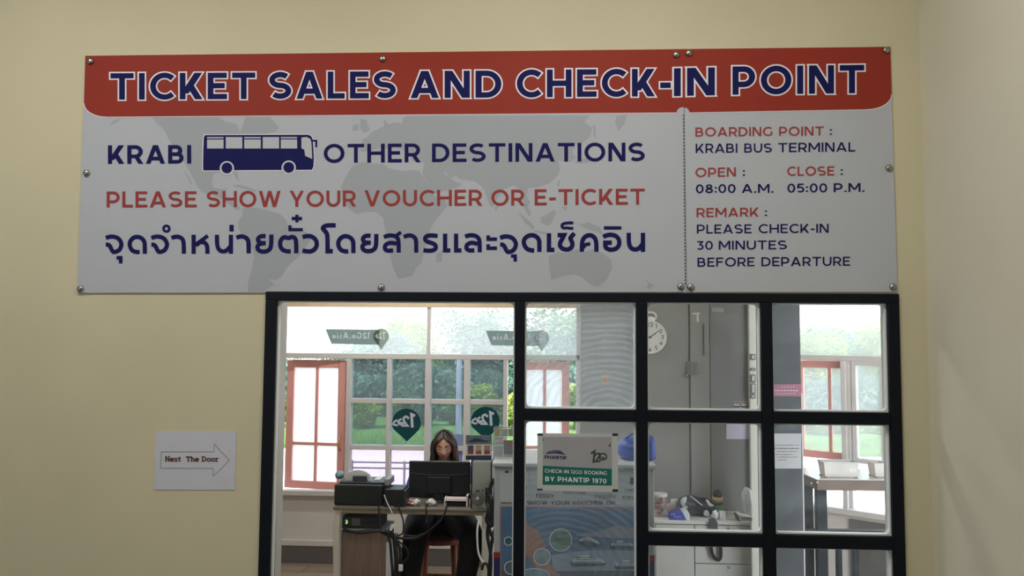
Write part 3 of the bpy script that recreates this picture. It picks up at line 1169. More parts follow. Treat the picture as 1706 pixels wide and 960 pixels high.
# header words: white outline under navy letters
HEAD = [('TICKET', 184, 166.2, 425.3, 165.0, 44.2), ('SALES', 448.5, 164.9, 659.5, 163.7, 45),
        ('AND', 684, 163.6, 835.3, 162.6, 45.2), ('CHECK-', 861, 162.3, 1117.5, 160.4, 46), ('IN', 1122.8, 160.3, 1191, 158.8, 46.6),
        ('POINT', 1220.3, 157.9, 1439.8, 155.2, 47.2)]
for t, a, b, c, d, cap in HEAD:
    o1, o2 = MB(), MB()
    word(o1, t, a, b, c, d, cap, SY-.0010, w=.2, gap=.185, grow=.052)
    word(o2, t, a, b, c, d, cap, SY-.0015, w=.2, gap=.185)
    o1.build('letter_outline', m_wht, sg)
    o2.build('lettering', m_navy, sg)
ROWS = [
    (m_navy, .165, [(':', 1382.5, 225.6, 1386, 225.6, 15), (':', 1237.5, 294, 1241, 294, 15), (':', 1400.5, 292.3, 1404, 292.3, 15), (':', 1274.5, 361, 1278, 361, 15)]),
    (m_navy, .215, [('KRABI', 179.8, 273.2, 318.6, 272.6, 31)]),
    (m_navy, .195, [('OTHER', 539.3, 271.4, 699.8, 270.4, 31.3), ('DESTINATIONS', 719.7, 270.2, 1074.2, 268.6, 31)]),
    (m_redp, .185, [('PLEASE', 177.7, 345.8, 327.4, 345.4, 26.6), ('SHOW', 344.5, 345.3, 467.4, 344.9, 26.8), ('YOUR', 482.6, 344.8, 592.5, 344.2, 26.8),
                    ('VOUCHER', 607.3, 344, 802.7, 342.8, 26.8), ('OR', 818.6, 342.8, 873, 342.6, 26.6), ('E-TICKET', 890.8, 342.2, 1074.2, 340.9, 26.6)]),
    (m_redp, .175, [('BOARDING', 1158.5, 227.6, 1286.8, 226.6, 15.2), ('POINT', 1298, 226.4, 1372.5, 225.8, 15.2)]),
    (m_navy, .165, [('KRABI', 1159, 255, 1228.5, 254.5, 15.4), ('BUS', 1240, 254.4, 1286, 254, 15.2), ('TERMINAL', 1296.5, 253.8, 1425, 252.4, 15.4)]),
    (m_redp, .175, [('OPEN', 1158.5, 295.2, 1226, 294.2, 15.4), ('CLOSE', 1311.5, 293.2, 1390, 292.4, 15.4)]),
    (m_navy, .175, [('08:00', 1159.3, 322, 1225.5, 321.4, 14.6), ('A.M.', 1235.8, 321.4, 1288.5, 321.2, 14.6), ('05:00', 1311.8, 321, 1378, 320.4, 14.8), ('P.M.', 1389, 320.2, 1440.3, 319.8, 14.8)]),
    (m_redp, .175, [('REMARK', 1160.5, 362, 1263.8, 361, 15.2)]),
    (m_navy, .165, [('PLEASE', 1161, 389.3, 1252, 388.8, 15), ('CHECK-IN', 1264, 388.6, 1380.5, 387.9, 15)]),
    (m_navy, .165, [('30', 1160.8, 416.4, 1187.5, 416.2, 14.6), ('MINUTES', 1197.5, 416.2, 1311, 415.4, 14.8)]),
    (m_navy, .165, [('BEFORE', 1162, 444.5, 1257, 443.8, 15), ('DEPARTURE', 1268.5, 443.7, 1416.3, 442.8, 15)]),
]
MB_ = []
for mm, wt, ws in ROWS:
    for t, a, b, c, d, cap in ws:
        word(MB_.append(MB()) or MB_[-1], t, a, b, c, d, cap, SY-.0010, w=wt*.92, gap=.15).build('lettering', mm, sg)

# Thai line, each stroke measured on enlarged crops: (crop origin, scale, stroke width, strokes)
K1, K2 = 1706/230., 1706/240.
JO = [(46, 345), (95, 328), (150, 328), (205, 350), (240, 405), (238, 450), (210, 500), (165, 518), (128, 518), (93, 428), (46, 428)]
DO = [(465, 518), (430, 520), (370, 505), (338, 440), (345, 385), (385, 340), (435, 328), (490, 345), (525, 390), (528, 440), (528, 540)]
YO = [[(390, 325), (345, 320), (300, 340), (292, 380), (325, 410), (392, 410)], [(392, 410), (330, 412), (295, 435), (285, 470), (310, 508), (370, 518), (430, 500), (460, 450), (460, 303)]]


def sh(p, dx, dy=0):
    return [(a+dx, b+dy) for a, b in p]


THAI = [
    (170, 350, K1, 52, [JO, DO, sh(JO, 563), [(858, 345), (905, 328), (950, 330), (995, 355), (1010, 400), (1010, 540)],
                        [(1132, 306), (1132, 541)], [(1160, 440), (1205, 395), (1255, 395), (1290, 420), (1302, 465), (1302, 541)],
                        [(1420, 306), (1420, 430), (1440, 490), (1490, 518), (1545, 500), (1592, 440)], [(1592, 306), (1592, 541)], [(1600, 183), (1600, 265)]]),
    (170, 350, K1, 46, [[(1308, 318), (1150, 430)], [(178, 590), (230, 590), (230, 660)]]),
    (390, 350, K1, 54, [[(28, 342), (75, 325), (120, 328), (165, 355), (180, 400), (180, 535)]] + YO +
     [[(700, 512), (650, 512), (590, 490), (565, 430), (575, 370), (620, 328), (670, 352), (715, 328), (755, 345), (768, 400), (768, 535)],
      [(845, 335), (900, 320), (960, 324), (1010, 365), (1025, 420), (1010, 470), (960, 512), (900, 512), (845, 500)],
      [(1255, 190), (1190, 187), (1130, 192), (1095, 215), (1100, 240), (1140, 275), (1155, 320), (1155, 508), (1220, 508)],
      sh(DO, 946, -8)] + [sh(p, 1297, -6) for p in YO]),
    (390, 350, K1, 40, [[(690, 188), (690, 243), (850, 243)], [(712, 105), (840, 105)], [(776, 58), (776, 152)]]),
    (610, 350, K2, 50, [[(210, 322), (260, 300), (330, 302), (375, 330), (385, 380), (385, 505)], [(360, 400), (300, 385), (240, 400), (215, 440), (235, 480), (280, 482), (320, 478)],
                        [(445, 320), (490, 300), (545, 302), (585, 335), (593, 380), (593, 505)],
                        [(845, 308), (780, 298), (715, 305), (692, 340), (715, 375), (800, 395), (832, 430), (815, 472), (750, 485), (678, 475)],
                        [(935, 280), (935, 478), (998, 478)], [(1065, 280), (1065, 478), (1128, 478)],
                        [(1172, 315), (1220, 297), (1280, 299), (1330, 325), (1345, 375), (1345, 500)], [(1320, 402), (1260, 384), (1205, 397), (1180, 440), (1205, 476), (1245, 480), (1282, 475)]]),
    (610, 350, K2, 42, [[(1445, 300), (1445, 345), (1550, 345)], [(1445, 405), (1445, 452), (1550, 452)], [(355, 305), (412, 262)]]),
    (840, 350, K2, 52, [[(355, 478), (320, 478), (265, 462), (230, 400), (235, 345), (275, 308), (325, 294), (380, 310), (415, 355), (417, 400), (417, 495)],
                        [(530, 275), (530, 472), (595, 472)],
                        [(632, 297), (710, 297), (690, 340), (655, 395), (670, 448), (735, 475), (800, 448), (812, 395), (785, 345), (782, 328), (832, 275)],
                        [(920, 495), (920, 380), (945, 322), (1005, 292), (1065, 315), (1092, 370), (1092, 495)],
                        [(1172, 318), (1220, 295), (1285, 290), (1345, 320), (1370, 385), (1345, 447), (1285, 473), (1225, 465), (1196, 437), (1197, 387), (1275, 387)],
                        [(1475, 270), (1475, 390), (1495, 447), (1545, 473), (1600, 455), (1643, 395)], [(1643, 270), (1643, 495)]]),
    (840, 350, K2, 40, [[(935, 450), (960, 405), (1020, 402)], [(80, 545), (130, 545), (130, 610)], [(1180, 212), (1388, 212)]]),
    (840, 350, K2, 34, [[(818, 152), (740, 152), (690, 165), (680, 195), (710, 218), (745, 208), (775, 218), (818, 215)]]),
    (833-46/K1, 349, K1*.985, 52, [JO]),
]
s = MB()
for bx, by, k, wd, st in THAI:
    for p in st:
        strokepx(s, [(bx+a/k, by+b/k) for a, b in p], wd/k, SY-.0010)
ringpx(s, 170+795/K1, 350+230/K1, 36/K1, 31/K1, SY-.0010)
s.build('lettering', m_navy, sg)

# coach pictogram
KB = 1706/210.


def CB(pts):
    return [(330+a/KB, 215+b/KB) for a, b in pts]


def rr(x0, y0, x1, y1):
    return CB([(x0, y0), (x1, y0), (x1, y1), (x0, y1)])


def halo(pts, o):
    return [(a, -b) for a, b in offset_poly([(a, -b) for a, b in pts], o)]


body = CB([(90, 82), (1490, 76), (1530, 95), (1552, 140), (1562, 260), (1568, 400), (1562, 510), (1540, 552), (75, 562), (66, 545), (68, 380), (76, 120)])
s = MB().polypx(halo(body, 1.3), SY-.0006)
s.build('coach_outline', m_wht, sg)
s = MB().polypx(body, SY-.0009)
strokepx(s, CB([(1552, 158), (1600, 160), (1600, 248)]), 3.2, SY-.0009, smooth=False)
s.build('coach_body', m_navy, sg)
s = MB()
for x0, x1 in ((122, 345), (375, 598), (625, 848), (875, 1097), (1120, 1340)):
    s.polypx(rr(x0, 108, x1, 264), SY-.0012)
s.polypx(CB([(1398, 115), (1470, 108), (1520, 135), (1535, 190), (1545, 405), (1450, 365), (1438, 280), (1398, 260)]), SY-.0012)
s.build('coach_window_print', mat('coach_window_print', (186, 188, 190), .5), sg)
for x0, x1 in ((122, 345), (625, 848), (1120, 1340)):
    MB().polypx(rr(x0, 128, x1, 142), SY-.0015).build('window_bar_print', m_navy, sg)
m_arch = mat('wheel_arch_print', (200, 202, 205), .5)
for a, b in ((390, 528), (1227, 520)):
    discpx(MB_.append(MB()) or MB_[-1], 330+a/KB, 215+(b+4)/KB, 98/KB, SY-.0012).build('wheel_arch_print', m_arch, sg)
    discpx(MB_.append(MB()) or MB_[-1], 330+a/KB, 215+b/KB, 73/KB, SY-.0015).build('wheel_print', m_navy, sg)

# perforation line at the seam
s = MB()
y = 191.0
while y < 474:
    xx = 1138.6+(1142-1138.6)*(y-190)/285.
    strokepx(s, [(xx, y), (xx+.02, y+3.0)], 1.7, SY-.0010, smooth=False)
    y += 5.6
s.build('dashed_line', m_blk, sg)
# dome screws round the edge
for a, b in ((151.2, 102.5), (638, 98.5), (1126.5, 91.5), (1147.5, 89), (1476, 84), (144.6, 288.5), (1481, 280),
             (134.5, 481.5), (635.5, 479), (1134, 477.5), (1150.5, 478.5), (1487.5, 478)):
    c = P(a, b, SY)
    MB().lathe([(.0122, 0), (.0122, -.003), (.0105, -.0065), (.0065, -.009), (.001, -.0098)], (c.x, SY-.001, c.z), 20, 'Y').build('screw_cap', m_steel, sg, smooth=True)

# ------------------------------------------------------------------ arrow notice on the wall
NY = -.002
an = thing('arrow_notice', P(325, 767, NY), 'white sheet with an outlined arrow taped to the cream wall left of the window', 'paper')
q = [P(a, b, NY) for a, b in ((259, 719), (393.8, 719), (391, 816.5), (256.5, 816))]
MB().prism([(v.x, v.z) for v in q][::-1], NY, -.0004).build('sheet', m_paper, an)
s = MB()
ar = [(269, 753), (356, 753), (357, 740), (382.5, 767), (355, 794), (355, 780.5), (267.5, 780.5)]
strokepx(s, ar, .8, NY-.0006, True, smooth=False)
s.build('arrow_outline', mat('grey_pencil_print', (120, 122, 124), .8), an)
s = MB()
word(s, '{N}{e}{x}{t}', 275, 769, 302, 769, 8.6, NY-.001, w=.2, gap=.06)
word(s, '{T}{h}{e}', 310, 769, 331.2, 769, 8.4, NY-.001, w=.2, gap=.06)
word(s, '{D}{o}{o}{r}', 336, 769, 364.3, 769, 8.4, NY-.001, w=.2, gap=.06)
s.build('lettering', mat('dark_brown_print', (92, 48, 44), .7), an)

# ------------------------------------------------------------------ laminated check-in notice on the glass
GY = .0135
nt_ = thing('check_in_notice', P(962, 771, GY), 'laminated check-in booking notice taped inside the dusty pane', 'paper')


def NB(a, b):
    return (860+a/7.386, 700+b/7.386)


def npoly(name, pts, dy, mm):
    return MB().polypx([NB(a, b) for a, b in pts], GY-dy).build(name, mm, nt_)


q = [P(*NB(a, b), GY) for a, b in ((262, 163), (1252, 170), (1255, 888), (258, 868))]
MB().prism([(v.x, v.z) for v in q][::-1], GY, GY+.0015).build('laminate', mat('laminated_sheet', (190, 194, 188), .35, var=.02), nt_)
npoly('sheet', [(330, 207), (1178, 210), (1176, 805), (325, 795)], .0006, mat('grey_notice_paper', (160, 158, 160), .7, var=.03, scale=12))
npoly('teal_band', [(327, 562), (560, 575), (1176, 602), (1176, 805), (325, 795)], .0009, m_teal)
for a, b, c, d in ((260, 168, 328, 192), (1183, 165, 1252, 196), (258, 845, 326, 868), (1183, 852, 1253, 885)):
    npoly('tape', [(a, b), (c, b), (c, d), (a, d)], .0010, m_plast2)
s = MB()
s.polypx([NB(*p) for p in ((355, 418), (400, 385), (480, 368), (540, 375), (610, 432), (560, 420), (470, 410))], GY-.0010)
word(s, 'PHANTIP', *NB(347, 475), *NB(618, 487), 5.4, GY-.0010, w=.24, gap=.08, slant=.15)
s.build('company_logo', mat('dark_indigo_print', (40, 40, 72), .6), nt_)
npoly('corner_mark', [(1135, 322), (1155, 282), (1160, 325)], .0010, m_blk)
npoly('corner_mark', [(325, 208), (338, 258), (326, 258)], .0010, m_blk)
s = MB().polypx([NB(*p) for p in ((380, 408), (420, 382), (490, 372), (560, 398), (500, 392), (430, 398))], GY-.0013)
s.build('logo_swoosh', mat('grey_blue_print', (100, 104, 130), .6), nt_)
s = MB()
strokepx(s, [NB(*p) for p in ((920, 415), (965, 382), (950, 528))], 3.3, GY-.0010, smooth=False)
strokepx(s, [NB(*p) for p in ((968, 440), (990, 408), (1025, 415), (1025, 450), (975, 512), (1035, 508))], 2.8, GY-.0010)
strokepx(s, [NB(*p) for p in ((1085, 415), (1050, 408), (1030, 440), (1035, 490), (1070, 490), (1075, 462), (1045, 462))], 2.2, GY-.0010)
strokepx(s, [NB(*p) for p in ((1060, 412), (1100, 420), (1115, 455), (1095, 488), (1062, 480))], 2.4, GY-.0010)
s.build('scribble_logo', mat('dark_olive_print', (52, 66, 44), .6), nt_)
s = MB()
word(s, 'CHECK-IN', *NB(352, 646), *NB(648, 658), 6.0, GY-.0013, w=.15, gap=.17)
word(s, '12GO', *NB(672, 659), *NB(810, 665), 6.0, GY-.0013, w=.15, gap=.17)
word(s, 'BOOKING', *NB(840, 666), *NB(1115, 677), 6.0, GY-.0013, w=.15, gap=.17)
word(s, 'BY', *NB(358, 752), *NB(470, 756), 7.8, GY-.0013, w=.19, gap=.17)
word(s, 'PHANTIP', *NB(512, 757), *NB(900, 772), 8.0, GY-.0013, w=.19, gap=.17)
word(s, '1970', *NB(935, 774), *NB(1110, 782), 7.8, GY-.0013, w=.19, gap=.17)
s.build('lettering', m_wht, nt_)

# ================================================================== PROMOTION COUNTER behind the glass
BY = .34
pb = thing('promotion_counter', (X(958, BY), BY+.2, 0), 'white promotion counter with a blue ferry poster behind the dusty pane', 'counter')
bx0, bx1 = X(823, BY, 850), X(1090, BY, 850)
bz1 = Z(779, BY, 930)
bzr = (Z(930, BY, 830), Z(921, BY, 830))
MB().box(bx0, bx1, BY, BY+.36, bzr[1], bz1).build('body', mat('white_counter_board', (176, 175, 178), .55, var=.02), pb, bevel=.004)
MB().box(bx0-.001, bx1+.001, BY-.001, BY+.361, bzr[0], bzr[1]).build('red_stripe', m_header, pb)
MB().box(bx0, bx1, BY, BY+.36, 0.0, bzr[0]).build('navy_base', mat('navy_board', (40, 40, 92), .5), pb)
MB().box(bx0-.008, bx1+.008, BY-.012, BY+.37, bz1, bz1+.016).build('counter_top', mat('white_counter_top', (188, 187, 188), .45), pb, bevel=.004)
PZ = BY-.003
poster = MB().polypx([(833, 843.5), (1082, 845.5), (1082, 1030), (833, 1030)], PZ).build('poster', mat('poster_border_print', (160, 116, 106), .5), pb)
y_ = PZ-.0008
KP = 1706/280.


def PB(pts):
    return [(820+a/KP, 810+b/KP) for a, b in pts]


def poly_on(name, pts, dy, mm, par=None):
    return MB().polypx(PB(pts), y_-dy).build(name, mm, par or poster)


poly_on('sea', [(92, 215), (1560, 236), (1560, 860), (92, 860)], 0, mat('poster_sea_print', (86, 116, 150), .5, var=.2, scale=9))
poly_on('pale_sea', [(600, 700), (1000, 650), (1560, 660), (1560, 868), (620, 862)], .0004, mat('poster_pale_print', (150, 162, 180), .5, var=.15, scale=10))
poly_on('sky_band', [(830, 500), (1100, 455), (1260, 400), (1400, 420), (1560, 470), (1560, 540), (1100, 520)], .0004, mat('poster_cloud_print', (150, 150, 168), .5, var=.08, scale=14))
poly_on('coast', [(330, 340), (360, 380), (400, 420), (470, 450), (510, 540), (550, 610), (520, 640), (560, 720), (590, 790), (640, 850), (690, 900), (690, 930), (560, 925), (480, 870), (420, 800), (370, 720), (320, 700)], .0008, mat('poster_coast_print', (172, 122, 106), .5, var=.2, scale=16))
poly_on('dark_band', [(92, 850), (640, 862), (1560, 858), (1560, 1300), (92, 1300)], .0006, mat('poster_dark_print', (92, 94, 104), .5, var=.1, scale=14))
for (a, b, r_, c) in ((695, 548, 112, (104, 138, 128)), (505, 718, 84, (132, 150, 156)), (165, 560, 42, (60, 104, 110)), (190, 830, 66, (92, 110, 112)), (430, 905, 150, (122, 150, 160)), (770, 985, 130, (166, 170, 176))):
    nm = 'island_photo'
    s = MB()
    discpx(s, 820+a/KP, 810+b/KP, r_/KP, y_-.0012, ry=r_/KP*(1.0 if b < 850 else .45))
    pc = s.build(nm, mat('island_photo_%d' % a, c, .5, var=.35, scale=30), poster)
    s = MB()
    ringpx(s, 820+a/KP, 810+b/KP, r_/KP, 1.3, y_-.0016, ry=r_/KP*(1.0 if b < 850 else .45))
    s.build('ring', m_wht, pc)
poly_on('headland', [(605, 520), (650, 512), (760, 560), (800, 560), (800, 600), (720, 600), (640, 580)], .0018, mat('headland_print', (84, 100, 84), .5))
m_hull = mat('boat_hull_print', (70, 78, 96), .5)
m_deck = mat('boat_deck_print', (214, 216, 222), .5)
for dx, dy, k in ((870, 510, 1.0), (1190, 540, 1.1), (790, 680, 1.6), (1235, 735, 1.3)):
    b_ = MB()
    hull = [(0, 62), (30, 50), (150, 66), (235, 84), (225, 112), (120, 118), (40, 92)] if k < 1.05 else [(0, 50), (25, 62), (236, 64), (215, 82), (20, 88), (6, 80)]
    b_.polypx(PB([(dx+a*k, dy+b*k) for a, b in hull]), y_-.0014)
    bo = b_.build('boat_picture', m_hull, poster)
    d_ = MB()
    deck = [(10, 50), (50, 15), (110, 10), (200, 50), (225, 80), (150, 62), (60, 42)] if k < 1.05 else [(15, 60), (20, 36), (60, 34), (70, 14), (120, 14), (130, 34), (200, 38), (225, 62)]
    d_.polypx(PB([(dx+a*k, dy+b*k) for a, b in deck]), y_-.0018)
    d_.build('deck', m_deck, bo)
    d_ = MB()
    for q in range(3):
        st = [(45+q*8, 26+q*14), (120+q*28, 28+q*15)] if k < 1.05 else [(26+q*10, 54-q*13), (200-q*28, 56-q*13)]
        strokepx(d_, PB([(dx+a*k, dy+b*k) for a, b in st]), 1.0, y_-.0021, smooth=False)
    d_.build('window_row', m_blk, bo)
# sheets and lettering pinned to the counter front
y2 = BY-.0016
m_cpaper = mat('counter_sheet', (190, 189, 190), .7)
s = MB().polypx([(833, 788), (880, 790), (880, 838), (833, 836.5)], y2)
sh1 = s.build('pinned_sheet', m_cpaper, pb)
s = MB()
word(s, 'N', 873.5, 815, 877.5, 815, 4, y2-.0006, w=.25)
word(s, 'I', 875, 827, 876.4, 827, 4, y2-.0006, w=.25)
s.polypx([(841.5, 785), (847, 785), (847, 788), (841.5, 788)], y2-.0006)
for k in range(5):
    s.polypx([(835+3.5*k, 837.6), (837.4+3.5*k, 837.6), (837.4+3.5*k, 839), (835+3.5*k, 839)], y2-.0006)
s.build('lettering', m_blk, sh1)
s = MB().polypx([(1020, 790), (1078, 791), (1078, 842), (1020, 841)], y2)
sh2 = s.build('pinned_sheet', m_cpaper, pb)
s = MB()
s.polypx([(1050, 796), (1055.5, 796), (1055.5, 803), (1058, 803), (1052.8, 809), (1047.5, 803), (1050, 803)], y2-.0006)
word(s, 'CHECK', 1040.5, 819, 1066, 819.3, 4.6, y2-.0006, w=.18, gap=.14)
word(s, 'KOH LANTA', 1037, 831, 1076, 831.5, 4.6, y2-.0006, w=.18, gap=.14)
strokepx(s, [(1040, 820.6), (1066, 820.9)], .5, y2-.0006, smooth=False)
strokepx(s, [(1037, 832.6), (1076, 833)], .5, y2-.0006, smooth=False)
s.build('lettering', m_blk, sh2)
s = MB()
word(s, 'FERRY', 893, 829.5, 923, 830, 6.6, y2-.0006, w=.2, gap=.14)
s.build('lettering', mat('maroon_print', (120, 50, 60), .5), pb)
s = MB()
word(s, 'FERRY', 991, 831, 1027, 831.5, 7.0, y2-.0006, w=.15, gap=.14)
word(s, 'SURATTHANI', 938, 823.5, 975, 824, 4.8, y2-.0006, w=.16, gap=.12)
s.build('lettering', mat('grey_print', (128, 122, 122), .5), pb)
s = MB()
word(s, 'SHOW', 878, 841, 912, 841, 6.6, y2-.0006, w=.18, gap=.14)
word(s, 'YOUR', 917.5, 841, 949, 841, 6.6, y2-.0006, w=.18, gap=.14)
word(s, 'VOUCHER', 953, 841, 1004, 841, 6.6, y2-.0006, w=.18, gap=.14)
word(s, 'OR', 1010, 841, 1025, 841, 6.6, y2-.0006, w=.18, gap=.14)
s.build('lettering', mat('dark_blue_grey_print', (48, 52, 84), .5), pb)
ctz = bz1+.016

# acrylic brochure stand on the counter's left end
AY = BY+.12
zt_ = Z(712, AY, 840)
a0, a1 = X(822, AY, 740), X(866, AY, 740)
bs = thing('brochure_stand', ((a0+a1)/2, AY, ctz), 'clear acrylic brochure stand with leaflets on the promotion counter', 'brochure holder')
g_acr = glass('clear_acrylic', (.94, .95, .95), .06, milk=.10)
s = MB().box(a0, a1, AY+.045, AY+.049, ctz, zt_).box(a0, a0+.003, AY-.03, AY+.045, ctz, ctz+.10).box(a1-.003, a1, AY-.03, AY+.045, ctz, ctz+.10)
s.box(a0, a1, AY-.034, AY-.03, ctz, ctz+.075)
s.build('acrylic_holder', g_acr, bs)
s = MB()
strokepx(s, [(822.5, 768), (822.5, 714), (824, 712.5), (866, 712.5)], 1.4, AY+.044, smooth=False)
strokepx(s, [(824, 726.5), (866, 726.5)], 1.0, AY+.044, smooth=False)
s.build('acrylic_edge', m_lgrey, bs)
for (q0, r0, q1, r1, c, yy) in ((824, 715, 833, 726, (214, 190, 150), .04), (834, 715, 846, 726, (196, 210, 196), .04), (847, 715, 864, 726, (190, 180, 178), .04),
                                (824, 728, 838, 741, (232, 222, 222), .04), (824, 743, 838, 769, (196, 196, 216), .03), (839, 734, 864, 742, (130, 62, 56), .028), (839, 742, 864, 757, (70, 74, 92), .028), (839, 757, 864, 772, (170, 170, 178), .028)):
    r_ = rect(q0, r0, q1, r1, AY+yy)
    MB().box(r_[0], r_[1], AY+yy, AY+yy+.004, max(ctz+.001, r_[2]), r_[3]).build('leaflet', mat('leaflet_%d_%d' % (q0, r0), c, .5, var=.1, scale=40), bs)

# blue bag lying on the counter
GYb = BY+.17


def lump(name, mm, c, rx, ry, rz, seed, amp=.12, freq=3.0, flat=None, parent=None, nu=28, nv=18):
    rnd = random.Random(seed)
    dirs = [(Vector((rnd.uniform(-1, 1), rnd.uniform(-1, 1), rnd.uniform(-1, 1))).normalized(), rnd.uniform(0, 6.28), rnd.uniform(.6, 1.4)) for _ in range(7)]

    def fn(d):
        return 1+amp*sum(math.sin(freq*k*d.dot(v)*2+p) for v, p, k in dirs)/3.5
    b_ = MB().ball(c, rx, ry, rz, nu, nv, fn=fn)
    if flat is not None:
        b_.v = [(x, y, max(z, flat)) for x, y, z in b_.v]
    return b_.build(name, mm, parent, smooth=True)


m_blue = mat('blue_nylon', (44, 70, 170), .4, var=.15, scale=14)
bb = thing('blue_bag', (X(1062, GYb), GYb, ctz), 'blue nylon bag lying on top of the promotion counter', 'bag')
s = MB()
prof = [(1028, 776), (1026, 752), (1031, 731), (1042, 727), (1058, 728), (1075, 729), (1086, 722), (1091, 728), (1094, 750), (1092, 768), (1088, 777)]
q = [P(a, b, GYb) for a, b in prof]
q = [(v.x, max(v.z, ctz+.001)) for v in q]
cxm = sum(a for a, _ in q)/len(q); czm = sum(b for _, b in q)/len(q)
rings = [(-.085, .55), (-.07, .88), (-.02, 1.0), (.04, .97), (.09, .6)]
vs = []
for dy, k in rings:
    vs += [(cxm+(a-cxm)*k, GYb+dy, ctz+.001+(b-ctz-.001)*(k if k < .9 else k)) for a, b in q]
n = len(q)
fs = [tuple(range(n)), tuple(range(4*n, 5*n))[::-1]]
for r_ in range(4):
    fs += [(r_*n+i, (r_+1)*n+i, (r_+1)*n+(i+1) % n, r_*n+(i+1) % n) for i in range(n)]
s.add(vs, fs)
s.build('bag_body', m_blue, bb, smooth=True, sub=1)
MB().tube([(X(1040, GYb), GYb-.02, Z(728, GYb)), (X(1052, GYb), GYb-.03, Z(719, GYb)), (X(1068, GYb), GYb-.02, Z(722, GYb)), (X(1078, GYb), GYb, Z(729, GYb))], .004).build('bag_handle', m_blue, bb, smooth=True)

# ================================================================== DESK
DY0, DY1 = 1.44, 2.02
dz1, dz0 = Z(846.5, DY0, 680), Z(851.5, DY0, 680)
dx0, dx1 = X(555, DY0, 850), X(806, DY0, 850)
dk = thing('office_desk', ((dx0+dx1)/2, (DY0+DY1)/2, 0), 'beige office desk with white side panels at which the woman sits', 'desk')
m_desk = wood('desk_laminate', (150, 136, 118), (170, 156, 138), 3, 'X', 10)
m_deskw = mat('desk_white_panel', (196, 192, 180), .5, var=.03)
MB().box(dx0, dx1+.02, DY0-.01, DY1, dz0, dz1).build('desk_top', mat('desk_edge_brown', (106, 96, 86), .5, var=.06), dk, bevel=.004)
MB().box(dx0+.03, dx1, DY0+.02, DY0+.04, Z(862, DY0), dz0).build('apron', mat('beige_apron', (178, 168, 146), .5, var=.03), dk, bevel=.002)
lp = [(dx0+.02, 0), (X(566, DY0), 0), (X(569, DY0), .2), (X(569, DY0), Z(862, DY0)), (X(574, DY0), dz0), (dx0+.01, dz0), (X(562, DY0), Z(862, DY0)), (X(558, DY0), Z(885, DY0))]
MB().prism([(x, z) for x, z in lp][::-1] if False else lp, DY0, DY1-.02).build('side_panel', m_deskw, dk, bevel=.003)
MB().box(X(804, DY0), X(818, DY0), DY0+.02, DY1-.02, 0, dz0).build('side_panel', m_deskw, dk, bevel=.003)

# wood-grain drawer unit under the desk
ux0, ux1 = X(569.5, DY0+.03), X(646, DY0+.03)
uz = Z(886, DY0+.03, 610)
du = thing('drawer_unit', ((ux0+ux1)/2, DY0+.25, 0), 'brown wood-grain drawer unit under the left end of the desk', 'cabinet')
MB().box(ux0, ux1, DY0+.045, DY0+.25, 0, uz).build('carcass', wood('brown_woodgrain', (112, 92, 82), (134, 112, 100), 5, 'Z', 14), du, bevel=.003)
MB().box(ux1, ux1+.022, DY0+.04, DY0+.26, 0, Z(908, DY0, 648)).build('edge_panel', m_lgrey, du, bevel=.002)
MB().box(ux0, ux1, DY0+.04, DY0+.26, uz, uz+.008).build('top_panel', m_lgrey, du, bevel=.002)
# power box with its lead on the drawer unit
rz0, rz1 = uz+.008, Z(862, DY0+.06, 600)
rx0, rx1 = X(572, DY0+.06), X(637, DY0+.06)
pw = thing('power_supply', ((rx0+rx1)/2, DY0+.2, rz0), 'dark battery box with a green light tucked under the desk', 'power supply')
MB().box(rx0, rx1, DY0+.06, DY0+.24, rz0, rz1).build('casing', m_plast2, pw, bevel=.006)
a = rect(586, 864, 600, 876, DY0+.055)
MB().box(a[0], a[1], DY0+.054, DY0+.061, a[2], a[3]).build('socket_plate', mat('grey_socket', (110, 104, 116), .5), pw, bevel=.002)
a = rect(600, 864, 631, 874, DY0+.055)
MB().box(a[0], a[1], DY0+.054, DY0+.061, a[2], a[3]).build('vent_panel', mat('dark_vent', (36, 38, 52), .5), pw, bevel=.002)
a = P(577, 870, DY0+.055)
me_ = mat('green_light', (150, 200, 120), .4)
b_ = me_.node_tree.nodes['Principled BSDF']
b_.inputs['Emission Color'].default_value = (.55, 1, .4, 1)
b_.inputs['Emission Strength'].default_value = .6
MB().ball((a.x, DY0+.056, a.z), .008, .005, .012, 12, 8).build('indicator_light', me_, pw, smooth=True)

# printer
pz0 = dz1
PYr = DY0+.03
a0, a1 = X(559, PYr), X(640, PYr)
pt = thing('printer', ((a0+a1)/2, PYr+.16, pz0), 'wide black printer with a pale paper support on the desk', 'printer')
zb = Z(808, PYr, 600)
MB().box(a0, a1, PYr, PYr+.2, pz0, zb).build('casing', m_plast, pt, bevel=.008)
MB().box(X(567, PYr), X(640, PYr), PYr+.02, PYr+.19, zb, zb+.012).build('scanner_lid', m_plast2, pt, bevel=.004)
s = MB().prism([(v.x, v.z) for v in [P(a, b, PYr+.05) for a, b in ((577, 811.5), (574, 792), (580, 786.5), (590, 783.5), (600, 783.3), (609, 786), (616, 791), (621, 803), (623, 811.5))]][::-1], PYr+.05, PYr+.062)
s.build('paper_support', m_lgrey, pt, bevel=.003)
r_ = rect(587, 793.5, 611, 815, PYr+.03)
s = MB().prism([(r_[0]-.0, r_[3]), (r_[1]-.004, r_[3]), (r_[1]+.008, r_[2]), (r_[0]+.004, r_[2])], PYr+.03, PYr+.05)
s.build('support_arm', m_plast2, pt, bevel=.003)
r_ = rect(624, 798, 640, 806, PYr+.1)
s = MB().box(r_[0], r_[1]-.02, PYr+.08, PYr+.19, zb+.01, r_[3]).build('paper_stack', m_lgrey, pt, bevel=.002)
r_ = rect(640, 798, 649, 816, PYr+.05)
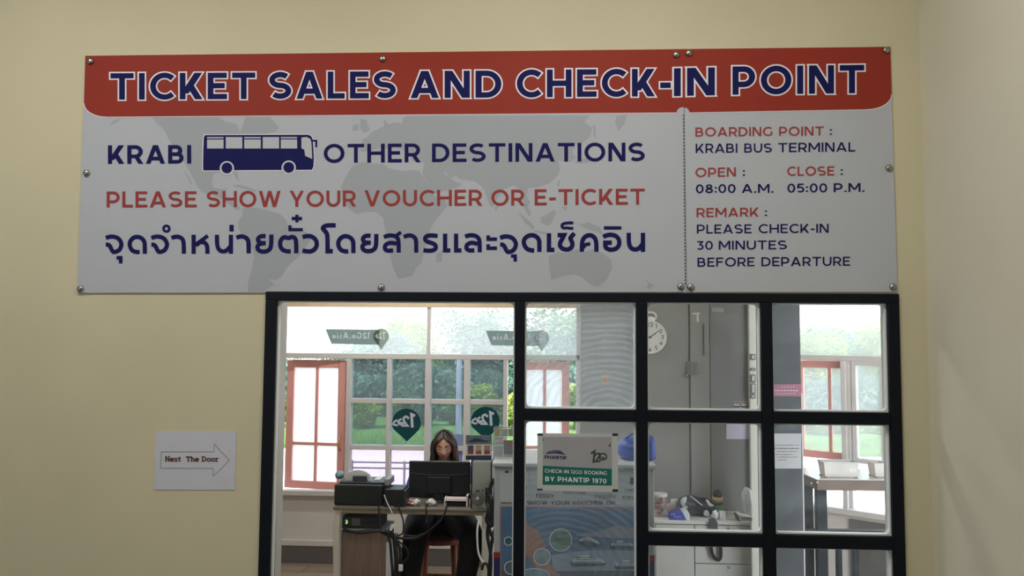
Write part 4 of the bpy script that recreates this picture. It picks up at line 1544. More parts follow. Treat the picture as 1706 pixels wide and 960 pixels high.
MB().box(a1-.002, r_[1], PYr+.04, PYr+.18, Z(814, DY0+.02, 645)+.004, r_[3]).build('side_guide', mat('grey_guide', (130, 134, 138), .5), pt, bevel=.003)
lump('paper_roll', mat('pale_teal_cloth', (110, 140, 146), .7), (X(568, PYr+.1), PYr+.1, zb+.034), .024, .04, .022, 3, .1).name = 'cloth_wad'
tag(bpy.data.objects['cloth_wad'], 'small crumpled teal cloth on the back corner of the printer', 'cloth')

# small black label printer
a0, a1 = X(642, DY0+.02), X(674, DY0+.02)
lb = thing('label_printer', ((a0+a1)/2, DY0+.1, pz0), 'small black box-shaped printer between the wide printer and the monitor', 'printer')
zb2 = Z(815.5, DY0+.02, 660)
MB().prism([(a0, pz0), (a1, pz0), (a1, zb2-.004), (a1-.005, zb2), (a0+.004, zb2)], DY0+.012, DY0+.16).build('casing', m_plast, lb, bevel=.006)
MB().box(a1, a1+.012, DY0+.02, DY0+.15, pz0, zb2-.008).build('side_cover', m_plast2, lb, bevel=.004)
a = rect(651, 844, 656, 845.5, DY0+.012)
MB().box(a[0], a[1], DY0+.009, DY0+.013, a[2], a[3]).build('label_plate', m_lgrey, lb)

# monitor seen from the back
MY = DY0+.17
r_ = rect(681, 769, 783, 829.5, MY)
mo = thing('computer_monitor', ((r_[0]+r_[1])/2, MY+.03, dz1), 'black computer monitor seen from behind in front of the woman', 'monitor')
MB().box(r_[0], r_[1], MY, MY+.022, r_[2], r_[3]).build('back_shell', m_plast, mo, bevel=.006)
MB().box(r_[0]+.004, r_[1]-.004, MY+.022, MY+.026, r_[2]+.004, r_[3]-.004).build('screen', mat('screen_slate_grey', (60, 66, 80), .2), mo)  # plain slate-grey colour, not emissive
xm, zm_ = (r_[0]+r_[1])/2, (r_[2]+r_[3])/2
ridge = []
for k in range(13):
    t = k/12.
    ridge.append((r_[0]+.012+(r_[1]-r_[0]-.024)*t, MY-.0015, r_[2]+(r_[3]-r_[2])*(.67+.05*(1-(2*t-1)**2)*-1)))
MB().tube(ridge, .0022, 6).build('shell_ridge', m_plast2, mo, smooth=True)
MB().box(xm-.07, xm+.07, MY-.018, MY, r_[2]+.02, r_[2]+.12).build('stand_bracket', m_plast, mo, bevel=.008)
MB().box(xm-.03, xm+.03, MY-.016, MY+.012, dz1+.008, r_[2]+.03).build('stand_neck', m_plast, mo, bevel=.005)
MB().lathe([(.062, 0), (.062, .006), (.054, .012), (.02, .016)], (xm, MY+.02, dz1), 32).build('stand_base', m_plast, mo, smooth=False, bevel=.001)
a = rect(744, 821, 767, 825, MY)
MB().box(a[0], a[1], MY-.003, MY+.001, a[2], a[3]).build('port_panel', m_plast2, mo)

# desk clutter under the monitor
ky = MY+.16
kb = thing('keyboard', (xm, ky, dz1), 'dark keyboard on the desk behind the monitor', 'keyboard')
MB().box(xm-.2, xm+.17, ky-.05, ky+.08, dz1, dz1+.016).build('base', m_plast2, kb, bevel=.004)
s = MB()
for i in range(5):
    for j in range(14):
        s.box(xm-.19+j*.025, xm-.19+j*.025+.02, ky-.04+i*.023, ky-.04+i*.023+.018, dz1+.016, dz1+.022)
s.build('keys', m_plast, kb)
r_ = rect(742, 833, 781, 845, DY0+.1)
bx_ = thing('paper_tray', ((r_[0]+r_[1])/2, DY0+.12, dz1), 'white wire paper tray under the right half of the monitor', 'tray')
s = MB()
s.box(r_[0], r_[1], DY0+.05, DY0+.12, dz1+.03, dz1+.034)
s.box(r_[0], r_[0]+.006, DY0+.05, DY0+.12, dz1, dz1+.045); s.box(r_[1]-.01, r_[1], DY0+.05, DY0+.12, dz1, dz1+.06)
s.build('frame', mat('white_wire_tray', (222, 216, 214), .5), bx_, bevel=.001)
MB().box(r_[0]+.008, r_[1]-.012, DY0+.055, DY0+.115, dz1+.034, dz1+.042).build('paper_sheet', mat('pink_white_paper', (226, 206, 206), .7), bx_)
MB().box(r_[0]+.01, r_[1]-.014, DY0+.06, DY0+.11, dz1+.002, dz1+.018).build('lower_folder', m_plast, bx_)
rnd = random.Random(5)
for k, (a, lab, c) in enumerate(((684, 'small brown scrap heap beside the black label printer', (150, 104, 90)), (694, 'shiny crumpled wrapper under the monitor\'s left half', (206, 200, 196)), (720, 'pale crumpled wrapper beside the monitor stand', (196, 190, 186)))):
    o = lump('crumpled_wrapper', mat('wrapper_%d' % k, c, .35, var=.4, scale=60), (X(a, DY0+.06), DY0+.06, dz1+.017), .026, .02, .0175, 11+k, .3, 4.0, flat=dz1)
    tag(o, lab, 'wrapper')

# computer tower, its back to us
TY = DY0+.005
r_ = rect(786, 770, 818, 848, TY)
tw = thing('computer_tower', ((r_[0]+r_[1])/2, TY+.2, dz1), 'grey computer tower on the desk, its fan side to us', 'computer')
MB().box(r_[0], r_[1], TY+.004, TY+.38, dz1, r_[3]).build('back_plate', mat('grey_steel_case', (142, 144, 138), .45, var=.04), tw, bevel=.004)
MB().box(r_[0]-.006, r_[0], TY, TY+.38, dz1, r_[3]+.006).build('side_cover', m_plast, tw, bevel=.002)
MB().box(r_[1], r_[1]+.006, TY, TY+.38, dz1, r_[3]+.006).build('side_cover', m_plast, tw, bevel=.002)
c = P(795.5, 830.5, TY)
s = MB()
for rr_ in (.032, .026, .020, .014):
    s.tube([(c.x+rr_*math.cos(t*math.pi/12), TY+.001, c.z+rr_*math.sin(t*math.pi/12)) for t in range(25)], .0016, 6, caps=False)
for k in range(8):
    a = k*math.pi/4+.3
    s.tube([(c.x+.01*math.cos(a), TY+.001, c.z+.01*math.sin(a)), (c.x+.033*math.cos(a+.5), TY+.001, c.z+.033*math.sin(a+.5))], .0014, 6)
s.build('fan_grille', mat('grey_steel_case', (142, 144, 138)), tw, smooth=True)
MB().lathe([(.035, 0), (.035, .002), (.001, .002)], (c.x, TY+.0025, c.z), 28, 'Y').build('fan_opening', m_cable, tw)
MB().lathe([(.009, 0), (.009, -.004), (.001, -.004)], (c.x, TY+.002, c.z), 18, 'Y').build('fan_hub', m_lgrey, tw)
r2 = rect(808, 813, 817, 838, TY)
MB().box(r2[0], r2[1], TY, TY+.005, r2[2], r2[3]).build('port_panel', m_plast2, tw, bevel=.001)
for (a, b) in ((794, 818), (797.5, 818.5), (804, 818), (811, 822), (814, 822)):
    q = P(a, b, TY)
    MB().box(q.x-.003, q.x+.003, TY-.001, TY+.005, q.z-.005, q.z+.005).build('port', m_cable, tw)

# ferry photo card standing on the tower
FYc = TY+.05
r_ = rect(776, 725.5, 819, 768, FYc)
tz = bpy.data.objects['back_plate']
zt_t = rect(786, 770, 818, 848, TY)[3]
fc = thing('ferry_photo_card', ((r_[0]+r_[1])/2, FYc, zt_t), 'dark photo card with three small pictures standing on the computer tower', 'picture')
zc0 = zt_t+.002
MB().box(r_[0], r_[1], FYc, FYc+.008, zc0, r_[3]).build('board', mat('card_dark_navy', (34, 52, 66), .4), fc, bevel=.002)


def KC(a, b):
    return (760+a/13.717, 700+b/13.717)


MB().polypx([KC(a, b) for a, b in ((218, 360), (800, 350), (800, 550), (218, 550))], FYc-.0006).build('sky_picture', mat('card_sky', (88, 98, 108), .4, var=.25, scale=30), fc)
MB().polypx([KC(a, b) for a, b in ((275, 490), (440, 410), (500, 425), (620, 455), (740, 470), (740, 500), (300, 505))], FYc-.001).build('ferry_picture', mat('card_ferry', (38, 46, 58), .4), fc)
MB().polypx([KC(a, b) for a, b in ((220, 558), (800, 552), (800, 808), (220, 812))], FYc-.0006).build('photo_strip', mat('card_strip', (188, 182, 176), .5), fc)
for k, a in enumerate((262, 444, 640)):
    MB().polypx([KC(a, 580), KC(a+135, 578), KC(a+135, 700), KC(a, 702)], FYc-.0012).build('photo', mat('card_photo_%d' % k, [(64, 74, 82), (150, 120, 108), (128, 110, 96)][k], .4, var=.4, scale=40), fc)
    MB().polypx([KC(a, 702), KC(a+135, 700), KC(a+135, 782), KC(a, 785)], FYc-.0012).build('photo', mat('card_photo_red', (120, 58, 52), .4, var=.35, scale=40), fc)

# pile of cables hanging beside the tower and beneath the desk
def cable(name, pts, r, mm, label, cat='cable', grp=None):
    p = []
    n = len(pts)
    P3 = [Vector(q) for q in pts]
    for i in range(n-1):
        p0, p1, p2, p3 = P3[max(i-1, 0)], P3[i], P3[i+1], P3[min(i+2, n-1)]
        for k in range(7):
            t = k/7.
            p.append(.5*((2*p1)+(-p0+p2)*t+(2*p0-5*p1+4*p2-p3)*t*t+(-p0+3*p1-3*p2+p3)*t**3))
    p.append(P3[-1])
    return tag(MB().tube(p, r, 8).build(name, mm, smooth=True), label, cat, grp)


def cp(*q):
    return [tuple(P(a, b, Y)) for a, b, Y in q]


Dq = DY0-.035
GB = 'black cables bundled beside the computer tower'
for k, pts in enumerate((
    cp((816, 815, DY0-.01), (822, 800, DY0), (826, 812, Dq), (823, 845, Dq), (815, 880, Dq), (826, 905, Dq), (828, 940, Dq), (822, 985, Dq)),
    cp((815, 825, DY0-.01), (819, 835, Dq), (817, 860, Dq), (812, 890, Dq), (818, 930, Dq), (815, 985, Dq)),
    cp((817, 833, DY0-.01), (824, 842, Dq), (827, 870, Dq), (820, 900, Dq), (815, 950, Dq), (812, 990, Dq)),
    cp((812, 838, DY0-.01), (815, 850, Dq), (811, 866, Dq), (819, 876, Dq), (824, 852, Dq), (821, 832, Dq)),
    cp((803, 950, Dq), (806, 940, Dq), (812, 942, Dq), (814, 960, Dq), (809, 990, Dq)))):
    cable('power_cable', pts, [.011, .010, .009, .012, .007][k], m_cable, 'thick black cable in the tangle hanging beside the computer tower', grp=GB)
cable('white_cable', cp((798, 866, DY0-.02), (795, 885, Dq), (796, 915, Dq), (800, 930, Dq), (805, 937, Dq)), .005, m_cablew, 'white cable hanging by the woman\'s right-hand knee')
GD = 'thin black leads drooping over the desk edge'
for k, pts in enumerate((
    cp((663, 842, DY0+.016), (664, 846, DY0-.016), (668, 856, DY0-.018), (672, 870, Dq), (671, 888, Dq), (662, 893, Dq)),
    cp((710, 836, DY0+.1), (709.5, 846, DY0-.02), (711, 862, DY0-.02), (711, 872, Dq)),
    cp((744, 838, DY0+.05), (743, 846, DY0-.02), (738, 862, DY0-.02), (722, 878, Dq), (700, 893, Dq), (672, 892, Dq)),
    cp((631, 842, DY0+.034), (631, 846, DY0-.016), (632, 860, DY0-.02), (633, 876, Dq), (636, 885, Dq)))):
    cable('desk_lead', pts, .0045, m_cable, ['thin black lead dropping from the small black printer', 'thin black lead dropping straight from the monitor base', 'thin black lead sweeping left from under the monitor', 'thin black lead dropping behind the wide printer'][k])
cable('grey_lead', cp((640, 825, DY0), (645, 838, DY0-.005), (652, 852, DY0-.02), (654, 858, DY0-.02)), .0035, m_lgrey, 'pale grey lead slanting down between the two printers')
GK = 'black cables tangled beside the drawer unit'
for k, pts in enumerate((
    cp((572, 884, Dq+.03), (600, 888, Dq), (630, 885, Dq), (648, 890, Dq), (660, 896, Dq), (690, 897, Dq), (705, 890, Dq)),
    cp((640, 885, Dq), (655, 893, Dq), (658, 910, Dq), (660, 940, Dq), (657, 990, Dq)),
    cp((645, 888, Dq), (650, 905, Dq), (652, 930, Dq), (654, 960, Dq), (652, 990, Dq)),
    cp((650, 893, Dq), (668, 905, Dq), (679, 918, Dq), (678, 930, Dq), (666, 942, Dq)),
    cp((655, 895, Dq), (664, 908, Dq), (668, 925, Dq), (664, 950, Dq), (668, 990, Dq)),
    cp((575, 868, Dq+.04), (573, 880, Dq+.04), (590, 886, Dq+.01), (625, 884, Dq), (645, 892, Dq)))):
    cable('tangled_cable', pts, [.008, .011, .007, .005, .009, .006][k], m_cable, 'black cable in the tangle between the drawer unit and the woman\'s legs', grp=GK)
q = rect(664, 941, 671, 952, Dq-.015)
pl = MB().box(q[0], q[1], Dq-.02, Dq-.008, q[2], q[3]).build('cable_tag', m_cablew, bevel=.003)
tag(pl, 'white plastic tag on the cables right of the drawer unit', 'tag')
q = rect(649, 874, 659, 884, Dq-.015)
pl = MB().prism([(q[0], q[2]), (q[0]+.012, q[2]), (q[1]-.008, q[3]-.012), (q[1]-.008, q[2]), (q[1], q[2]), (q[1], q[3]), (q[0]+.01, q[3])], Dq-.02, Dq-.006).build('cable_clip', m_cablew)
tag(pl, 'bent white clip below the desk apron left of the woman', 'clip')

# stool
SYs = 2.22
scx = X(733, SYs, 900)
st = thing('wooden_stool', (scx, SYs, 0), 'reddish wooden stool the woman sits on', 'stool')
m_stool = wood('red_brown_wood', (134, 72, 52), (168, 98, 72), 4, 'Z', 10)
MB().prismz([(scx+.17*math.cos(a*math.pi/16), SYs+.16*math.sin(a*math.pi/16)) for a in range(32)], .415, .445).build('seat', m_stool, st, bevel=.006)
for sx_ in (-1, 1):
    for sy_ in (-1, 1):
        MB().tube([(scx+.10*sx_, SYs+.10*sy_, .415), (scx+.125*sx_, SYs+.13*sy_, 0)], [.021, .017], 10).build('leg', m_stool, st, smooth=True)
for sy_ in (-1, 1):
    MB().tube([(scx-.115, SYs+.118*sy_, .16), (scx+.115, SYs+.118*sy_, .16)], .010).build('stretcher', m_stool, st, smooth=True)

# ================================================================== THE WOMAN
m_skin = mat('skin', (206, 160, 140), .5, var=.04, scale=20)
m_lip = mat('lips', (182, 118, 106), .45)
m_lash = mat('lash_line', (70, 48, 42), .6)
m_hair = mat('dark_brown_hair', (48, 34, 29), .5, var=.3, scale=45)
m_hair2 = mat('backlit_hair_tint', (120, 72, 44), .5, var=.3, scale=45)  # orange glow of backlit hair put into the colour
m_shirt = mat('navy_polo', (44, 52, 120), .7, var=.08, scale=20)
m_shirtd = mat('dark_collar', (44, 30, 38), .7)
m_trou = mat('black_trousers', (22, 24, 32), .75, var=.12, scale=18)


def skinned(nodes, edges, root=0, levels=2):
    """grow a smooth tapering surface over a skeleton, returned as mesh data"""
    me = bpy.data.meshes.new('tmp')
    me.from_pydata([n_[:3] for n_ in nodes], edges, [])
    o = bpy.data.objects.new('tmp', me)
    COL.objects.link(o)
    sk = o.modifiers.new('skin', 'SKIN')
    sk.branch_smoothing = .6
    d = me.skin_vertices[0].data
    for i, n_ in enumerate(nodes):
        rr_ = n_[3] if isinstance(n_[3], tuple) else (n_[3], n_[3])
        d[i].radius = rr_
        d[i].use_root = (i == root)
    sb = o.modifiers.new('sub', 'SUBSURF')
    sb.levels = sb.render_levels = levels
    bpy.context.view_layer.update()
    dg = bpy.context.evaluated_depsgraph_get()
    ev = o.evaluated_get(dg)
    m2 = bpy.data.meshes.new_from_object(ev)
    bpy.data.objects.remove(o)
    return m2


HC = P(740, 742, 2.06)           # head centre
hy = HC.y
nb = Vector((HC.x-.005, hy+.075, HC.z-.15))   # neck base
pel = Vector((X(733, 2.28), 2.28, .56))
chest = Vector(((nb.x+pel.x)/2, 2.20, .80))
shL = Vector((nb.x-.165, hy+.10, nb.z-.035)); shR = Vector((nb.x+.165, hy+.10, nb.z-.035))
elL = Vector((nb.x-.185, hy-.03, .745)); elR = Vector((nb.x+.235, hy-.03, .745))
wrL = Vector((xm-.095, MY+.225, dz1+.055)); wrR = Vector((xm+.085, MY+.225, dz1+.055))
hipL, hipR = pel+Vector((-.085, 0, -.005)), pel+Vector((.085, 0, -.005))
knL = Vector((X(692, 1.80, 880), 1.80, .535)); knR = Vector((X(787, 1.80, 880), 1.80, .535))
anL = Vector((X(674, 1.84, 960), 1.86, .09)); anR = Vector((X(766, 1.84, 960), 1.86, .09))
nodes = [(*pel, .10), (*((pel+chest)/2), .09), (*chest, .095), (*(nb-Vector((0, -.01, .04))), .06), (*nb, .045), (*(HC+Vector((0, .035, -.06))), .045),
         (*shL, .05), (*elL, .038), (*wrL, .024), (*shR, .05), (*elR, .038), (*wrR, .024),
         (*hipL, .075), (*knL, .052), (*anL, .034), (*hipR, .075), (*knR, .052), (*anR, .034)]
edges = [(0, 1), (1, 2), (2, 3), (3, 4), (4, 5), (3, 6), (6, 7), (7, 8), (3, 9), (9, 10), (10, 11), (0, 12), (12, 13), (13, 14), (0, 15), (15, 16), (16, 17)]
# hands: palm, four fingers, thumb, resting on the keys
for wi, wv, sgn in ((8, wrL, 1), (11, wrR, -1)):
    palm = wv+Vector((0, -.045, -.004))
    nodes.append((*palm, .020)); pi_ = len(nodes)-1
    edges.append((wi, pi_))
    for k, (dx, L) in enumerate(((-.027, .058), (-.010, .070), (.009, .068), (.026, .054))):
        k0 = palm+Vector((dx, -.032, .004))
        k1 = k0+Vector((dx*.12, -L*.5, .004))
        k2 = k1+Vector((dx*.06, -L*.38, -.018))
        i0 = len(nodes)
        nodes += [(*k0, .0098), (*k1, .0085), (*k2, .0070)]
        edges += [(pi_, i0), (i0, i0+1), (i0+1, i0+2)]
    t0 = palm+Vector((sgn*.034, -.004, -.006)); t1 = t0+Vector((sgn*.014, -.030, -.010))
    i0 = len(nodes)
    nodes += [(*t0, .0105), (*t1, .0085)]
    edges += [(pi_, i0), (i0, i0+1)]
body = skinned(nodes, edges)
bmm = bmesh.new()
bmm.from_mesh(body)
for f_ in bmm.faces:
    f_.smooth = True
    f_.material_index = 0
# the head, shaped from a fine ball with face features, tilted down
NU, NV = 72, 56
HK = .84
BX, BYd, BZ = .0695, .088, .103
RX, RYd, RZ = BX*HK, BYd*HK, BZ*HK
HM = Matrix.Translation(HC) @ Euler((math.radians(15), 0, math.radians(4)), 'XYZ').to_matrix().to_4x4()


def gs(x, z, cx_, cz_, sx_, sz_):
    return math.exp(-((x-cx_)/sx_)**2-((z-cz_)/sz_)**2)


def face_pt(d):
    x, y, z = d.x*BX, d.y*BYd, d.z*BZ
    if z < 0:                                  # jaw narrows to the chin
        k = 1-.24*(-z/BZ)**1.8
        x *= k
        y *= 1-.10*(-z/BZ)
    fr_ = max(0.0, -d.y)
    w_ = fr_**.6
    dy_ = 0
    dy_ -= .004*gs(x, z, 0, -.086, .022, .016)           # chin
    dy_ -= .021*gs(x, z, 0, -.026, .0105, .014)          # nose tip
    dy_ -= .012*gs(x, z, 0, -.008, .0085, .024)          # bridge
    dy_ -= .007*gs(x, z, .012, -.031, .006, .006)+.007*gs(x, z, -.012, -.031, .006, .006)
    for s_ in (-1, 1):
        dy_ += .009*gs(x, z, s_*.031, .004, .017, .011)  # eye socket
        dy_ -= .0055*gs(x, z, s_*.031, .001, .012, .006)  # lid
        dy_ -= .004*gs(x, z, s_*.030, .022, .022, .007)  # brow
        dy_ -= .004*gs(x, z, s_*.042, -.024, .018, .016)  # cheek
    dy_ -= .0065*gs(x, z, 0, -.0525, .018, .0048)         # upper lip
    dy_ -= .0070*gs(x, z, 0, -.0625, .016, .0050)        # lower lip
    dy_ += .0045*gs(x, z, 0, -.0575, .020, .0022)        # mouth line
    dy_ += .003*gs(x, z, 0, -.074, .016, .005)
    return Vector((x, y+dy_*w_, z))*HK


hv = []
for j in range(NV+1):
    th = math.pi*j/NV
    for i in range(NU):
        ph = 2*math.pi*i/NU
        d = Vector((math.sin(th)*math.cos(ph), math.sin(th)*math.sin(ph), math.cos(th)))
        hv.append((face_pt(d), d))
bvs = [bmm.verts.new(HM @ p) for p, d in hv]
for j in range(NV):
    for i in range(NU):
        ids = (j*NU+i, (j+1)*NU+i, (j+1)*NU+(i+1) % NU, j*NU+(i+1) % NU)
        c = sum((hv[q_][0] for q_ in ids), Vector())/4/HK
        mi = 0
        if sum(hv[q_][1].y for q_ in ids)/4 < -.45:
            if abs(c.x) < .0195 and abs(c.z+.0580) < .0082*(1-(abs(c.x)/.0195)**1.6):
                mi = 1
            for s_ in (-1, 1):
                ux = (c.x-s_*.031)/.0155
                if abs(ux) < 1 and abs(c.z-(-.0045+.003*ux*ux)) < .0016:
                    mi = 2
        fv = [bvs[q_] for q_ in ids]
        if j == 0 or j == NV-1:
            fv = list(dict.fromkeys(fv))
        try:
            f_ = bmm.faces.new(fv)
            f_.smooth = True
            f_.material_index = mi
        except ValueError:
            pass
# ears
for s_ in (-1, 1):
    ear = []
    for j in range(9):
        th = math.pi*j/8
        for i in range(12):
            ph = 2*math.pi*i/12
            ear.append(bmm.verts.new(HM @ (HK*Vector((s_*(.070+.010*math.sin(th)*math.cos(ph)), .010+.016*math.sin(th)*math.sin(ph), -.006+.028*math.cos(th))))))
    for j in range(8):
        for i in range(12):
            try:
                bmm.faces.new((ear[j*12+i], ear[(j+1)*12+i], ear[(j+1)*12+(i+1) % 12], ear[j*12+(i+1) % 12])).smooth = True
            except ValueError:
                pass
bmesh.ops.remove_doubles(bmm, verts=bmm.verts, dist=1e-6)
bmesh.ops.recalc_face_normals(bmm, faces=bmm.faces)
bmm.to_mesh(body)
bmm.free()
body.name = 'person'
idx = [p_.material_index for p_ in body.polygons]
body.materials.clear()
for q_ in (m_skin, m_lip, m_lash):
    body.materials.append(q_)
body.polygons.foreach_set('material_index', idx)
pers = bpy.data.objects.new('person', body)
COL.objects.link(pers)
tag(pers, 'woman in a navy shirt seated behind the monitor looking down', 'person')


def child_mesh(me, name, mm, parent):
    me.name = name
    me.materials.clear()
    me.materials.append(mm)
    me.polygons.foreach_set('use_smooth', [True]*len(me.polygons))
    me.polygons.foreach_set('material_index', [0]*len(me.polygons))
    o = bpy.data.objects.new(name, me)
    COL.objects.link(o)
    o.parent = parent
    return o


mid = (pel+chest)/2
nodes = [(*(pel+Vector((0, 0, .01))), .135), (*mid, .122), (*chest, .128), (*(nb-Vector((0, -.015, .045))), .078),
         (*shL, .066), (*elL, .055), (*shR, .066), (*elR, .055), (*(elL*.6+wrL*.4), .042), (*(elR*.6+wrR*.4), .042)]
child_mesh(skinned(nodes, [(0, 1), (1, 2), (2, 3), (3, 4), (4, 5), (3, 6), (6, 7), (5, 8), (7, 9)]), 'shirt', m_shirt, pers)
ring = [(nb.x+.062*math.cos(a*math.pi/10), nb.y+.058*math.sin(a*math.pi/10)-.008, nb.z-.022+.014*math.sin(a*math.pi/10)) for a in range(21)]
MB().tube(ring, .013, 8, caps=False).build('collar', m_shirtd, pers, smooth=True)
kmL, kmR = (hipL+knL)/2+Vector((-.01, 0, .012)), (hipR+knR)/2+Vector((.01, 0, .012))
cmL, cmR = (knL+anL)/2, (knR+anR)/2
nodes = [(*pel, .128), (*hipL, .108), (*kmL, .098), (*knL, .078), (*cmL, .066), (*(anL+Vector((0, 0, .02))), .056),
         (*hipR, .108), (*kmR, .098), (*knR, .078), (*cmR, .066), (*(anR+Vector((0, 0, .02))), .056)]
child_mesh(skinned(nodes, [(0, 1), (1, 2), (2, 3), (3, 4), (4, 5), (0, 6), (6, 7), (7, 8), (8, 9), (9, 10)]), 'trousers', m_trou, pers)
for av in (anL, anR):
    s = MB().ball((av.x, av.y-.06, .045), .046, .125, .046, 18, 10)
    s.v = [(x, y, max(.002, z)) for x, y, z in s.v]
    s.build('shoe', m_plast, pers, smooth=True)
# eyebrows
for s_ in (-1, 1):
    pts = [HM @ (face_pt(Vector((a, -math.sqrt(max(0, 1-a*a-b*b)), b)).normalized())+Vector((0, -.0012, 0))) for a, b in ((s_*.17, .235), (s_*.34, .255), (s_*.50, .25), (s_*.62, .20))]
    MB().tube(pts, [.0022, .0030, .0028, .0012], 6).build('eyebrow', m_lash, pers, smooth=True)


# hair: a parted cap falling to the shoulders on both sides
def hair_sheet(name, mm, a_front, a_back, off, length, seed, wave=.004):
    """sheet from the front edge of one side round to the back; angles measured from the face (-Y) in degrees, sign = side"""
    rnd = random.Random(seed)
    s = MB()
    NA, NH = 26, 26
    vs = []
    for i in range(NA+1):
        t = i/NA
        az = math.radians(a_front+(a_back-a_front)*t)
        ln_ = length*(.92+.16*rnd.random())
        for j in range(NH+1):
            u = j/NH
            if u < .42:
                th = math.radians(2+88*(u/.42))
                # front strands start at the part and sweep outwards
                az2 = az
                p = Vector((math.sin(az2)*math.sin(th)*(RX+off), -math.cos(az2)*math.sin(th)*(RYd+off), math.cos(th)*(RZ+off)))
            else:
                q_ = (u-.42)/.58
                w_ = 1+.10*math.sin(q_*math.pi)-.06*q_
                p = Vector((math.sin(az)*(RX+off)*w_, -math.cos(az)*(RYd+off)*w_+.02*q_, -q_*ln_))
            k = wave*math.sin(az*23+u*3)*(.3+u)
            p += Vector((math.sin(az)*k, -math.cos(az)*k, 0))
            vs.append(HM @ p)
    fs = [(i*(NH+1)+j, (i+1)*(NH+1)+j, (i+1)*(NH+1)+j+1, i*(NH+1)+j+1) for i in range(NA) for j in range(NH)]
    s.add(vs, fs)
    return s.build(name, mm, pers, smooth=True, solid=.006)


def fringe(name, mm, side, seed):
    """locks from the centre parting sweeping over the temple and down beside the cheek"""
    rnd = random.Random(seed)
    s = MB()
    for k in range(26):
        t = k/25.
        z0 = RZ*(.99-.0*t)
        start = Vector((side*.002, -RYd*(.62*(1-t))-.0, RZ+.006-.030*(1-t)**2))
        tx = side*(.056+.018*t+rnd.uniform(-.002, .003))
        tyy = -RYd*(.60*(1-t)+.02)-.004
        midp = Vector((side*(.034+.012*t), -RYd*(.80*(1-t)+.05)-.004, RZ*.62+.012*t))
        tem = Vector((tx, tyy, .018))
        chk = Vector((tx*1.08, tyy*.9, -.055))
        low = Vector((tx*(1.0+.1*t)+side*rnd.uniform(-.006, .01), tyy*.6+.01, -.115-rnd.uniform(0, .045)))
        pp = [start, midp, tem, chk, low]
        path = []
        for i in range(4):
            p0, p1, p2, p3 = pp[max(i-1, 0)], pp[i], pp[i+1], pp[min(i+2, 4)]
            for q_ in range(5):
                u = q_/5.
                path.append(.5*((2*p1)+(-p0+p2)*u+(2*p0-5*p1+4*p2-p3)*u*u+(-p0+3*p1-3*p2+p3)*u**3))
        path.append(pp[-1])
        s.tube([HM @ p for p in path], [.0058]*(len(path)-3)+[.005, .0036, .0015], 6)
    return s.build(name, mm, pers, smooth=True)


hair_sheet('hair', m_hair, 62, 298, .012, .155, 1)
fringe('hair_lock', m_hair, -1, 3)
fringe('hair_lock', m_hair, 1, 4)
s = MB()
rnd = random.Random(8)
for k in range(12):
    a = math.radians(72+5.5*k)
    p0 = Vector((math.sin(a)*(RX+.013), -math.cos(a)*(RYd+.013), .03))
    p1 = Vector((math.sin(a)*(RX+.020), -math.cos(a)*(RYd+.018), -.03))
    p2 = Vector((math.sin(a)*(RX+.022), -math.cos(a)*(RYd+.014), -.09))
    p3 = Vector((math.sin(a)*(RX+.012)+rnd.uniform(-.006, .008), -math.cos(a)*(RYd+.004), -.15-rnd.uniform(0, .02)))
    s.tube([HM @ q_ for q_ in (p0, p1, p2, p3)], [.003, .0062, .006, .0015], 6)
s.build('hair_lock', m_hair2, pers, smooth=True)['label'] = 'hair strands coloured tawny for the backlight'

# ================================================================== RIGHT OF THE OFFICE: low cabinets and what stands on them
LY0, LY1 = 1.19, 1.44
lz = Z(868.5, LY0, 1160)
lx0, lx1 = X(1092, LY0, 880), X(1251, LY0, 880)
m_cab = mat('pale_grey_cabinet', (198, 196, 190), .5, var=.03)
lc = thing('low_cabinet', ((lx0+lx1)/2, (LY0+LY1)/2, 0), 'pale grey low cabinet with drawers in front of the grey partition', 'cabinet')
MB().box(lx0, lx1, LY0+.018, LY1, 0, lz-.018).build('carcass', m_cab, lc)
MB().box(lx0-.005, lx1, LY0-.004, LY1, lz-.016, lz).build('top_board', mat('pale_cabinet_top', (208, 206, 200), .45, var=.03), lc, bevel=.003)
xs = X(1157, LY0, 900)
MB().box(lx0+.002, xs-.002, LY0, LY0+.018, .05, lz-.02).build('door', m_cab, lc, bevel=.002)
zd = Z(940, LY0, 1200)
for z0_, z1_ in ((.05, zd*.52), (zd*.52+.004, zd-.002), (zd+.002, lz-.02)):
    d_ = MB().box(xs+.002, lx1-.002, LY0, LY0+.018, z0_, z1_).build('drawer', m_cab, lc, bevel=.002)
    MB().ball(((xs+lx1)/2+.03, LY0-.006, z1_-.012), .006, .008, .006, 10, 8).build('knob', m_steel, d_, smooth=True)


def on(px, Y, py=862):
    return X(px, Y, py)


# clear jar with red sweets
Yj = LY0+.10
jx = on(1100, Yj)
jr = thing('sweet_jar', (jx, Yj, lz), 'clear plastic jar of reddish packets at the left end of the low cabinet', 'jar')
MB().lathe([(.034, 0), (.036, .004), (.036, .085), (.033, .095), (.033, .1)], (jx, Yj, lz), 24).build('jar_wall', glass('jar_plastic', (.95, .93, .93), .05, milk=.12), jr, smooth=True)
MB().lathe([(.035, .1), (.036, .102), (.036, .114), (.034, .116), (.001, .116)], (jx, Yj, lz), 24).build('lid', mat('jar_lid_pale', (214, 204, 204), .4), jr, smooth=False)
for k in range(7):
    rnd = random.Random(40+k)
    lump('sweet_packet', mat('packet_%d' % (k % 3), [(176, 70, 60), (206, 140, 130), (96, 62, 50)][k % 3], .35), (jx+rnd.uniform(-.013, .013), Yj+rnd.uniform(-.013, .013), lz+.018+k*.010), .016, .014, .011, k, .2, parent=jr, nu=12, nv=8)
